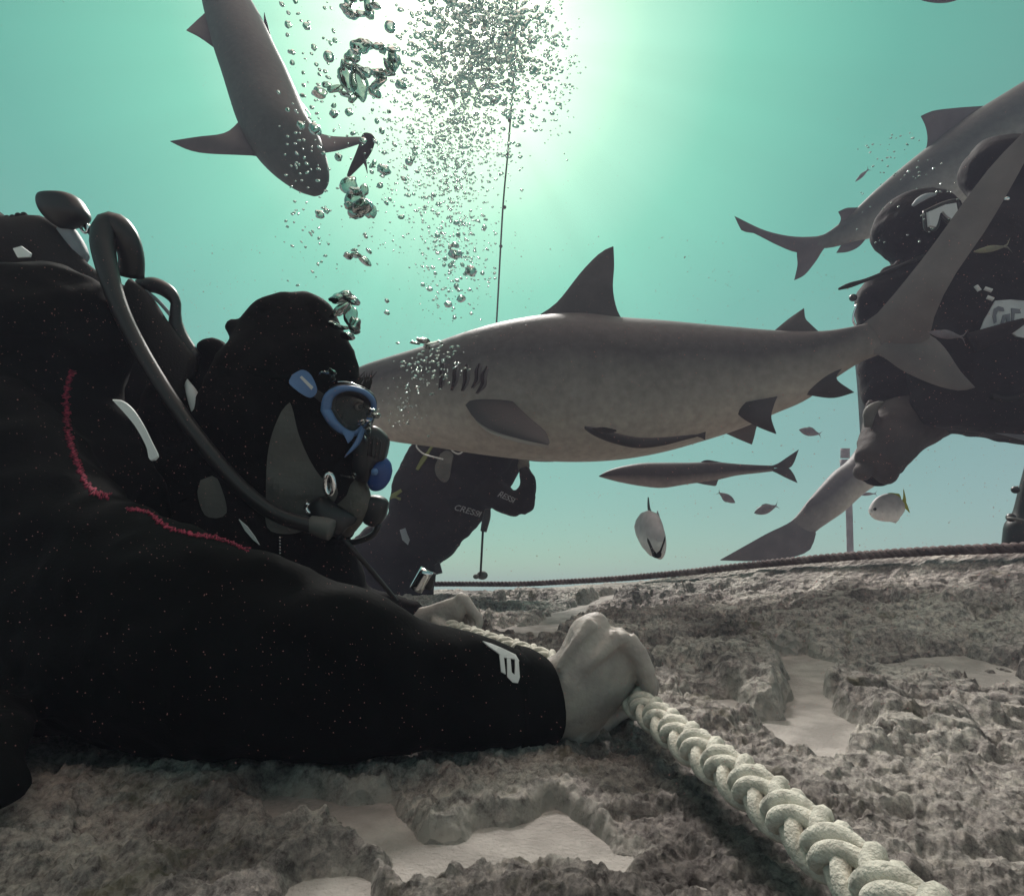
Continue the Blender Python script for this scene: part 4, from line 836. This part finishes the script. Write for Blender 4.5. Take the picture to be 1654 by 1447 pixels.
# --- right-hand divers
Dp = root('person', P(1420, 900, 1.95), 'diver at right with pale mask lens and hood, knee showing below the shark tail', 'person')
dt = body_px([(1500, 415, 1400, 452, 1.98, .4), (1560, 440, 1384, 478, 1.98, .55), (1600, 500, 1385, 520, 1.98, .55), (1620, 570, 1388, 580, 1.97, .55), (1620, 640, 1394, 630, 1.95, .55), (1600, 680, 1400, 655, 1.94, .5), (1560, 706, 1420, 672, 1.94, .4)], 26, 26)
neck = tube_px([(1476, 350, 1.95), (1482, 400, 1.96), (1500, 440, 1.97)], [.105, .085, .11], 18, 10)
hdD = [ball(P(1478, 366, 1.95), .132, .14, .112, n=22, m=14), ballp(1504, 309, 1.93, 10, 10, 7), ballp(1519, 324, 1.93, 12, 12, 8), ballp(1525, 348, 1.93, 24, 24, 22)]
thigh = [tube_px([(1490, 655, 1.95), (1452, 690, 1.90), (1424, 735, 1.84), (1414, 752, 1.82)], [.13, .105, .078, .064], 18, 16), ballp(1432, 765, 1.84, 17, 17, 20), ballp(1393, 762, 1.84, 16, 16, 14), ballp(1408, 668, 1.84, 10, 10, 26)]
shinD = [tube_px([(1414, 758, 1.86), (1440, 740, 2.1), (1470, 700, 2.3)], [.06, .055, .045], 12, 10)]
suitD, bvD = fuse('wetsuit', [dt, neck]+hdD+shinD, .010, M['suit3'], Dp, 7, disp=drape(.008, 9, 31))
M['legsuit'] = mat('grey_legging', (.055, .044, .045), .8, .2, bump=(60, .5, .004), var=(9, (.085, .07, .07), .4, .65))
fuse('wetsuit_leg', thigh, .009, M['legsuit'], Dp, 5, disp=drape(.0035, 12, 51))
mk('body', *merge(ball(P(1528, 358, 1.9), .035, .04, .045), ball(P(1535, 372, 1.89), .02, .02, .022)), M['skin2'], Dp)
mD = slab_px([(1496, 344), (1524, 332), (1542, 329), (1545, 346), (1537, 358), (1526, 350), (1520, 343), (1515, 347), (1511, 362), (1508, 369), (1498, 367)], 1.75, .03, 'mask', M['palelens'], Dp)
mk('frame', *tube([P(*q) for q in cr([(1493, 342, 1.755), (1522, 329, 1.755), (1545, 325, 1.755), (1549, 346, 1.755), (1538, 362, 1.755), (1525, 354, 1.755), (1518, 349, 1.755), (1514, 366, 1.755), (1505, 373, 1.755), (1495, 369, 1.755), (1493, 342, 1.755)], 60)][:-1], .005, 8, closed=True), M['rubber'], mD)
mk('mask_strap', *tube_px([(1474, 333, 1.79), (1484, 324, 1.78), (1497, 317, 1.78), (1511, 314, 1.79)], [.004, .009, .009, .004], 8, 14), M['silver'], Dp)
mk('shoulder_strap', *merge(tube_px([(1355, 467, 1.9), (1372, 461, 1.9), (1400, 452, 1.87), (1450, 432, 1.84), (1492, 414, 1.84)], [.004, .009, .006, .007, .007], 8, 20), tube_px([(1420, 446, 1.88), (1430, 438, 1.88), (1446, 432, 1.88), (1452, 424, 1.88)], [.004, .012, .012, .01], 8, 14)), M['webbing'], Dp)
mk('d_ring', *merge(tube_px([(1384, 492, 1.9), (1379, 505, 1.9), (1378, 518, 1.9), (1384, 530, 1.9)], .004, 8, 14)), M['chrome'], Dp)
mk('toggle', *ballp(1378, 481, 1.9, 6), M['rubber'], Dp)
mk('vest_tail', *fin_px([(1378, 560, 2.05), (1384, 620, 2.05), (1390, 715, 2.05)], [(1420, 560, 2.05), (1420, 640, 2.02), (1406, 712, 2.03)], .02), M['silver'], Dp, label='silver grey edge of the vest')
mk('pale_leg_strip', *merge(tube_px([(1402, 690, 1.80), (1404, 668, 1.80), (1414, 656, 1.80), (1426, 650, 1.81)], [.010, .018, .014, .004], 10, 16)), M['panel'], Dp)  # pale grey strip curving over the upper leg
E = root('person', P(1640, 890, 1.8), 'rightmost diver in black behind the raised shark tail, cut off by the frame', 'person')
et = body_px([(1580, 300, 1740, 310, 1.80, .5), (1540, 360, 1760, 360, 1.80, .55), (1505, 430, 1770, 430, 1.80, .55), (1490, 500, 1780, 500, 1.80, .55), (1480, 580, 1780, 570, 1.80, .55), (1478, 640, 1780, 640, 1.80, .5), (1484, 680, 1780, 690, 1.80, .5), (1530, 694, 1770, 725, 1.80, .4), (1600, 706, 1740, 735, 1.80, .3)], 26, 30, .8)
eh = [ball(P(1612, 272, 1.80), .098, .11, .098, n=20, m=12), tube_px([(1615, 280, 1.8), (1635, 330, 1.8)], .09, 16, 8)]
el = [tube_px([(1760, 700, 1.8), (1780, 800, 1.7), (1760, 850, 1.6)], [.13, .1, .07], 16, 12)]
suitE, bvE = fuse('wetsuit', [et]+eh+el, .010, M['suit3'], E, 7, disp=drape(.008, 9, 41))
mk('body', *merge(ball(P(1650, 282, 1.78), .05, .06, .06)), M['skin2'], E)
patch_px(bvE, [(1606, 487), (1630, 485), (1665, 488), (1665, 548), (1640, 544), (1632, 538), (1604, 541), (1578, 542), (1590, 515)], 'slate', M['slate'], E, .006, 6, 1.68, False)
for q in ([(1603, 500), (1610, 496), (1618, 498), (1620, 504), (1610, 503), (1607, 510), (1608, 522), (1604, 524), (1601, 512)], [(1618, 510), (1628, 508), (1628, 526), (1624, 526), (1622, 514), (1618, 524), (1614, 524)], [(1630, 500), (1644, 502), (1646, 508), (1636, 508), (1634, 526), (1630, 524)]):
    patch_px(bvE, q, 'slate_mark', M['mark'], E, .009, 4, 1.68, False)
mk('sleeve', *tube([hit(bvE, x, y, 1.7)[0]-FW*.02 for x, y in ((1560, 556), (1590, 545), (1620, 532), (1644, 521))], [.03, .026, .018, .009], 12, 16), M['suit3'], E)
mk('strap', *tube([hit(bvE, x, y, 1.7)[0] for x, y in ((1600, 640), (1625, 645), (1654, 640))], .01, 8, 12), M['webbing'], E)
mk('pocket', *body_px([(1608, 694, 1608, 700, 1.72, .5), (1616, 684, 1618, 702, 1.72, .5), (1640, 680, 1642, 708, 1.72, .5), (1670, 682, 1672, 716, 1.72, .5)], 14, 14, .8)[:2], M['mark'], E)
mk('buckle_or_gap_fill', *merge(*[tube([hit(bvE, x, y, 1.7)[0] for x, y in q], .006, 8, 8) for q in (((1576, 462), (1582, 470)), ((1590, 466), (1602, 470)), ((1594, 480), (1604, 484)))]), M['palelens'], E)
mk('buckle_or_gap_fill', *ball(hit(bvE, 1626, 322, 1.7)[0], .008), M['chrome'], E)
bt = merge(body_px([(1664, 730, 1710, 740, 1.32, .5), (1650, 790, 1720, 790, 1.32, .5), (1640, 830, 1720, 830, 1.32, .5), (1628, 848, 1720, 850, 1.32, .5), (1625, 868, 1720, 872, 1.32, .5), (1624, 880, 1720, 885, 1.32, .5)], 18, 20, .8)[:2], ballp(1640, 791, 1.3, 6), ballp(1633, 836, 1.3, 7))
mk('boot', *bt, M['rubber'], E)
mk('boot_strap', *tube_px([(1628, 836, 1.27), (1640, 838, 1.25), (1660, 842, 1.25)], .003, 6, 8), M['panel'], E)
# distant pipe
pp = root('pipe', P(1375, 890, 4.6), 'thick hazy upright pipe with capped top behind the low shark', 'pipe')
mk('shaft', *tube_px([(1367, 762, 4.6), (1371, 810, 4.6), (1375, 960, 4.6)], [.025, .025, .025], 16, 12), M['iron'], pp)
mk('cap', *merge(tube_px([(1365, 724, 4.6), (1365, 740, 4.6)], .034, 16, 4), tube_px([(1365, 742, 4.6), (1366, 764, 4.6)], .038, 16, 4)), M['iron'], pp)
mk('side_branch', *tube_px([(1366, 748, 4.6), (1378, 748, 4.6), (1388, 752, 4.6)], .03, 10, 6), M['iron'], pp)

# ------------------------------------------------------------------ bubbles
def glassm():
    m = bpy.data.materials.new('air_bubble'); m.use_nodes = True; nt = m.node_tree; nt.nodes.clear()
    g = nt.nodes.new('ShaderNodeBsdfGlass'); g.inputs['IOR'].default_value = .75; g.inputs['Color'].default_value = (.60, .62, .61, 1); g.inputs['Roughness'].default_value = 0.0  # grey tint puts the dark rims into the glass colour; air is clear
    o = nt.nodes.new('ShaderNodeOutputMaterial'); nt.links.new(g.outputs[0], o.inputs[0]); return m
M['bubble'] = glassm()
def blob_mesh(seed, n=20, m=12, amp=.18, flat=.7, low=False):
    V, Fc = ball(Vector((0, 0, 0)), 1, 1, 1, n=n, m=m)
    V2 = []
    for v in V:
        k = 1+amp*noise.noise(v*1.2+Vector((seed*7.1, seed*3.3, 0)))*1.9+amp*.14*noise.noise(v*2.6+Vector((seed, 0, 5)))
        V2.append(Vector((v.x*k, v.y*k, v.z*k*flat)))
    return V2, Fc
BM = []
for k in range(7):
    V, Fc = blob_mesh(k+1, 30, 20, (.06, .12, .16, .20, .24, .10, .18)[k], (.8, .7, .6, .6, .55, .95, .75)[k])
    me = bpy.data.meshes.new('bubble'); me.from_pydata([tuple(v) for v in V], [], Fc); me.update(); me.polygons.foreach_set('use_smooth', [True]*len(me.polygons)); me.materials.append(M['bubble']); BM.append(me)
def bubble(px, py, r, d, k=0, rot=0, label='', group='', sx=1.0, sz=1.0):
    o = bpy.data.objects.new('bubble', BM[k]); o.location = P(px, py, d); q = r*d/F; o.scale = (q*sx, q, q*sz)
    o.rotation_euler = (random.uniform(-.5, .5), R(rot)+random.uniform(-.15, .15), random.uniform(0, 6)); link(o); return tag(o, label, 'bubble', group)
GB = 'air bubbles rising from the divers'
count = 0
# traced larger bubbles: (px,py,r)
big = [((630, 44), 9), ((648, 138), 10), ((495, 43), 6), ((531, 92), 9), ((507, 77), 5), ((539, 184), 7), ((563, 181), 6), ((621, 275), 11), ((541, 66), 4), ((516, 347), 7), ((527, 341), 5), ((547, 254), 6), ((508, 208), 9), ((486, 203), 6), ((661, 262), 7), ((624, 328), 4), ((614, 300), 5), ((652, 289), 5), ((464, 57), 3), ((465, 40), 5), ((477, 2), 4), ((455, 7), 4), ((473, 85), 4), ((472, 102), 4), ((490, 138), 3), ((735, 411), 11), ((735, 396), 7), ((761, 438), 9), ((745, 483), 7), ((724, 492), 7), ((625, 486), 4), ((625, 505), 5), ((737, 360), 5), ((728, 398), 5), ((740, 380), 4)]
LB = {(630, 44): 'round bubble between the top edge cluster and the dense froth', (648, 138): 'round bubble just right of the wreath-shaped bubble cluster', (495, 43): 'round bubble beside the pelvic fin of the upper left shark', (531, 92): 'largest lone bubble between the upper left shark and the wreath-shaped cluster',
 (539, 184): 'round bubble midway between slanting bubble string and shark fin', (621, 275): 'ring-like bubble right of the hanging suckerfish', (516, 347): 'dark bubble left of the crumpled column', (508, 208): 'bubble overlapping the right edge of the upper left shark head',
 (735, 411): 'widest flat bubble at the foot of the plume left of the line', (735, 396): 'bubble resting right on top of the widest flat bubble', (761, 438): 'wrinkled bubble nearest the line at the foot of the plume', (745, 483): 'lowest large bubble of the plume above the shark back', (724, 492): 'bubble left of the lowest large bubble of the plume', (625, 486): 'lone bubble right of the glassy column, upper of two', (625, 505): 'lone bubble right of the glassy column, lower of two'}
for i, ((x, y), r) in enumerate(big):
    bubble(x, y, r, 1.15 if x < 660 else 2.2, random.randrange(7), random.uniform(-20, 30), LB.get((x, y), 'single larger bubble standing apart at the edge of the plume'), GB); count += 1
# large collapsing clusters
ORD = 'first second third fourth fifth sixth seventh eighth ninth tenth eleventh twelfth thirteenth fourteenth fifteenth sixteenth seventeenth'.split()
def cluster(cx, cy, items, d, label, ring=False):
    global count
    wide = max(i[0] for i in items)-min(i[0] for i in items) > max(i[1] for i in items)-min(i[1] for i in items)
    key = (lambda i: math.atan2(i[0], -i[1]) % (2*math.pi)) if ring else (lambda i: i[0]) if wide else (lambda i: i[1])
    for n_, (dx, dy, r, k, rot, sx, sz) in enumerate(sorted(items, key=key)):
        how = 'clockwise from the top' if ring else 'from the left' if wide else 'from the top'
        bubble(cx+dx, cy+dy, r, d+random.uniform(-.02, .02), k, rot, ORD[n_]+' bubble '+how+' '+label, GB, sx, sz); count += 1
def ringc(n, rx, ry, r0, r1):
    out = []
    for i in range(n):
        a = 2*math.pi*i/n+random.uniform(-.2, .2); k = random.uniform(.75, 1.1)
        out.append((rx*k*math.cos(a), ry*k*math.sin(a), random.uniform(r0, r1), random.choice([2, 3, 4, 6]), random.uniform(-60, 60), random.uniform(1, 1.6), random.uniform(.7, 1.2)))
    return out
cluster(603, 98, ringc(17, 36, 26, 7, 12), 1.1, 'in the wreath-shaped cluster under the top edge', True)
cluster(590, 125, [(-30, 0, 13, 4, 30, 1.6, .7), (-10, 10, 14, 3, 40, 1.6, .7), (22, 8, 14, 4, 60, 1.4, .6), (15, 24, 10, 6, 0, 1.2, .9)], 1.1, 'among long slanting ones below the wreath')
cluster(545, 145, [(-30, 5, 9, 3, 10, 1.6, .6), (-18, -8, 5, 4, 0, 1.4, .8), (-3, -2, 7, 4, 20, 1.9, .5), (12, 8, 7, 3, 20, 1.8, .6), (24, 14, 6, 4, 20, 1.5, .8)], 1.1, 'in the slanting string below the wreath')
cluster(580, 8, ringc(9, 24, 18, 7, 11), 1.12, 'in the cluster touching the top edge', True)
cluster(578, 320, [(-16, -22, 11, 4, 20, 1.3, .8), (-4, -10, 10, 3, 20, 1.5, .6), (10, -12, 7, 4, -10, 1.8, .5), (-6, 4, 14, 4, 30, 1.3, .8), (8, 14, 17, 3, 0, 1.2, .9), (-4, 24, 12, 6, 0, 1.3, .8), (20, 22, 10, 4, -20, 1.2, .9), (-14, 12, 8, 2, 0, 1, 1)], 1.05, 'in the crumpled column below the hanging suckerfish')
cluster(576, 412, [(-14, 2, 7, 3, 10, 1.7, .6), (0, 0, 8, 4, 10, 1.5, .7), (12, 8, 8, 3, 20, 1.5, .7), (-4, -8, 5, 2, 0, 1.2, .8), (20, -6, 5, 3, 0, 1.5, .6)], .98, 'in the small clump above the hooded head')
cluster(556, 505, [(-6, -24, 17, 4, 0, 1.3, .8), (12, -20, 11, 3, 0, 1.2, .9), (-6, -4, 12, 3, 40, 1.5, .6), (10, 6, 11, 4, 50, 1.5, .6), (16, 20, 10, 4, 30, 1.3, .8), (6, 38, 11, 3, 0, 1.2, .8), (18, 30, 7, 6, 0, 1, 1), (-16, 20, 9, 6, 0, 1.2, .8), (-2, 24, 8, 3, 20, 1.3, .8)], .84, 'in the glassy column touching the hood')
cluster(530, 604, [(-6, -2, 7, 4, 10, 1.6, .6), (6, -2, 7, 3, 30, 1.2, .9), (8, 8, 4, 3, 60, 1.3, .6)], .79, 'on the hood just above the mask')
cluster(600, 668, [(0, 0, 8, 4, 20, 1.3, .8), (8, 4, 6, 3, 10, 1.4, .6), (-8, 18, 7, 4, 40, 1.2, .9), (-6, 28, 5, 3, 70, 1.3, .7), (-10, 40, 4, 3, 70, 1.2, .8), (-16, 14, 6, 6, 0, 1, 1)], .80, 'spilling from the front of the mask')
cluster(565, 770, [(-4, 0, 4, 3, 0, 1.5, .7), (4, 1, 4, 4, 0, 1.3, .8), (8, -4, 3, 2, 0, 1, 1), (-12, -2, 3, 3, 0, 1, 1)], .82, 'under the chin of the hooded diver')
cluster(690, 552, [(-20, 2, 7, 4, -15, 1.9, .5), (-6, -2, 8, 3, 0, 1.8, .5), (8, 2, 7, 4, 10, 1.7, .5), (0, 8, 6, 3, 0, 1.8, .5)], 1.6, 'skimming the top of the big shark head')
def inpl(n, f):
    out = []
    while len(out) < n:
        q = f()
        if q: out.append(q)
    return out
def gpt(cx, cy, sx, sy, lx=(430, 960), ly=(-20, 720)):
    def f():
        x, y = random.gauss(cx, sx), random.gauss(cy, sy)
        return (x, y) if lx[0] < x < lx[1] and ly[0] < y < ly[1] else None
    return f
fill = []
for x, y in inpl(34, gpt(500, 110, 34, 90, (440, 560), (0, 470))): fill.append((x, y, random.uniform(2, 3.6), 1.2))
for x, y in inpl(34, gpt(640, 240, 40, 60, (560, 720), (120, 400))): fill.append((x, y, random.uniform(2.4, 4.6), 1.3))
for x, y in inpl(30, gpt(735, 430, 32, 40, (670, 800), (330, 520))): fill.append((x, y, random.uniform(2.4, 4.2), 2.2))
for x, y in inpl(300-count-98, gpt(770, 50, 55, 60, (650, 880), (-10, 230))): fill.append((x, y, random.uniform(2.6, 6.2), random.uniform(2.0, 2.6)))
for x, y, r, d in fill:
    g = ('small bubble in the thin scatter near the upper left shark' if x < 560 else 'small bubble in the open water between the bubble clusters and the plume' if d < 1.5 else 'small bubble at the sparse foot of the plume above the big shark' if y > 330 else 'bubble in the dense top of the plume under the sun')
    bubble(x, y, r, d, random.randrange(7), random.uniform(-30, 40), g, GB, random.uniform(1, 1.5), random.uniform(.7, 1.1)); count += 1
# the fine froth: far past counting
V8 = []; F8 = []
tmpl = [blob_mesh(k+20, 9, 6, .25, .7) for k in range(4)]
def addb(px, py, r, d):
    V, Fc = random.choice(tmpl); o = len(V8); c = P(px, py, d); q = r*d/F; a = random.uniform(-.6, .9); sx = random.uniform(.9, 1.7); ca_, sa_ = math.cos(a), math.sin(a)
    for v in V:
        x, z = v.x*sx, v.z; V8.append((c.x+q*(x*ca_+z*sa_), c.y+q*v.y, c.z+q*(-x*sa_+z*ca_)))
    F8.extend([tuple(i+o for i in f) for f in Fc])
for x, y in inpl(1500, gpt(775, 60, 58, 72, (630, 910), (-15, 260))): addb(x, y, random.uniform(1.1, 3.9), random.uniform(1.9, 2.9))
for x, y in inpl(1700, gpt(730, 225, 48, 70, (610, 845), (60, 400))): addb(x, y, abs(random.gauss(0, .9))+.8, random.uniform(2.0, 2.8))
for x, y in inpl(330, gpt(735, 400, 34, 60, (670, 805), (300, 520))): addb(x, y, abs(random.gauss(0, .8))+.8, random.uniform(2.1, 2.6))
for x, y in inpl(260, gpt(885, 110, 28, 70, (840, 950), (0, 260))): addb(x, y, random.uniform(.8, 2.0), random.uniform(2.2, 2.8))
for x, y in inpl(230, gpt(620, 250, 50, 110, (450, 700), (0, 470))): addb(x, y, random.uniform(.7, 1.7), random.uniform(1.1, 1.5))
for x, y in inpl(90, gpt(500, 300, 25, 110, (450, 560), (0, 470))): addb(x, y, random.uniform(1.2, 2.6), random.uniform(1.1, 1.4))
for x, y in inpl(120, gpt(695, 590, 28, 22, (630, 770), (545, 640))): addb(x, y, random.uniform(.9, 3.0), random.uniform(1.5, 1.75))
for x, y in inpl(60, gpt(660, 655, 22, 26, (605, 700), (600, 705))): addb(x, y, random.uniform(.8, 2.0), random.uniform(1.5, 1.75))
for x, y in inpl(50, gpt(1470, 320, 40, 45, (1380, 1560), (180, 410))): addb(x, y, random.uniform(.8, 1.8), random.uniform(1.5, 1.65))
for x, y in inpl(26, gpt(1450, 250, 34, 20, (1390, 1490), (215, 320))): addb(x, y, random.uniform(.8, 1.6), random.uniform(1.8, 2.2))
fr = mk('bubble_froth', V8, F8, M['bubble'], None)
tag(fr, 'fine froth of tiny bubbles filling the plume and drifting over the shark head', 'bubbles', None, 'stuff')
# marine snow
V8 = []; F8 = []
for k in range(8000):
    px, py, d = random.uniform(-30, 1690), random.uniform(380, 1460), .26+abs(random.gauss(0, .3)); 
    c = P(px, py, d)
    if c.z < -.1: continue
    r = random.uniform(.00012, .00046); o = len(V8)
    for v in ((1, 0, 0), (-.6, .8, 0), (-.5, -.8, .2), (0, .1, 1.2)): V8.append((c.x+v[0]*r, c.y+v[1]*r, c.z+v[2]*r))
    F8 += [(o, o+1, o+3), (o+1, o+2, o+3), (o+2, o, o+3), (o, o+2, o+1)]
M['speck'] = mat('silt', (.42, .20, .19), .9, .1)
for k in range(15000):
    px, py, d = random.uniform(-30, 1690), random.uniform(-30, 1000), random.uniform(.6, 2.6)
    c = P(px, py, d)
    if c.z < .02: continue
    q = random.uniform(.0002, .00055); o = len(V8)
    for v in ((1, 0, 0), (-.6, .8, 0), (-.5, -.8, .2), (0, .1, 1.2)): V8.append((c.x+v[0]*q, c.y+v[1]*q, c.z+v[2]*q))
    F8 += [(o, o+1, o+3), (o+1, o+2, o+3), (o+2, o, o+3), (o, o+2, o+1)]
tag(mk('suspended_silt', V8, F8, M['speck'], None, smooth=False), 'fine specks of silt drifting in the water near the divers', 'silt', None, 'stuff')

# ------------------------------------------------------------------ haze
bmv = [(-15, -15, -6.5), (15, -15, -6.5), (15, 15, -6.5), (-15, 15, -6.5), (-15, -15, 4.6), (15, -15, 4.6), (15, 15, 4.6), (-15, 15, 4.6)]
hz = mk('haze', bmv, [(0, 3, 2, 1), (4, 5, 6, 7), (0, 1, 5, 4), (1, 2, 6, 5), (2, 3, 7, 6), (3, 0, 4, 7)], None, None, smooth=False, mats=[])
hm = bpy.data.materials.new('haze'); hm.use_nodes = True; nt = hm.node_tree; nt.nodes.clear()
pv = nt.nodes.new('ShaderNodeVolumePrincipled'); pv.inputs['Density'].default_value = .027; pv.inputs['Color'].default_value = (.58, .58, .78, 1); pv.inputs['Anisotropy'].default_value = 0.0
om = nt.nodes.new('ShaderNodeOutputMaterial'); nt.links.new(pv.outputs[0], om.inputs['Volume']); hz.data.materials.clear(); hz.data.materials.append(hm)
tag(hz, 'hazy sea water around the whole scene', 'haze', None, 'stuff')
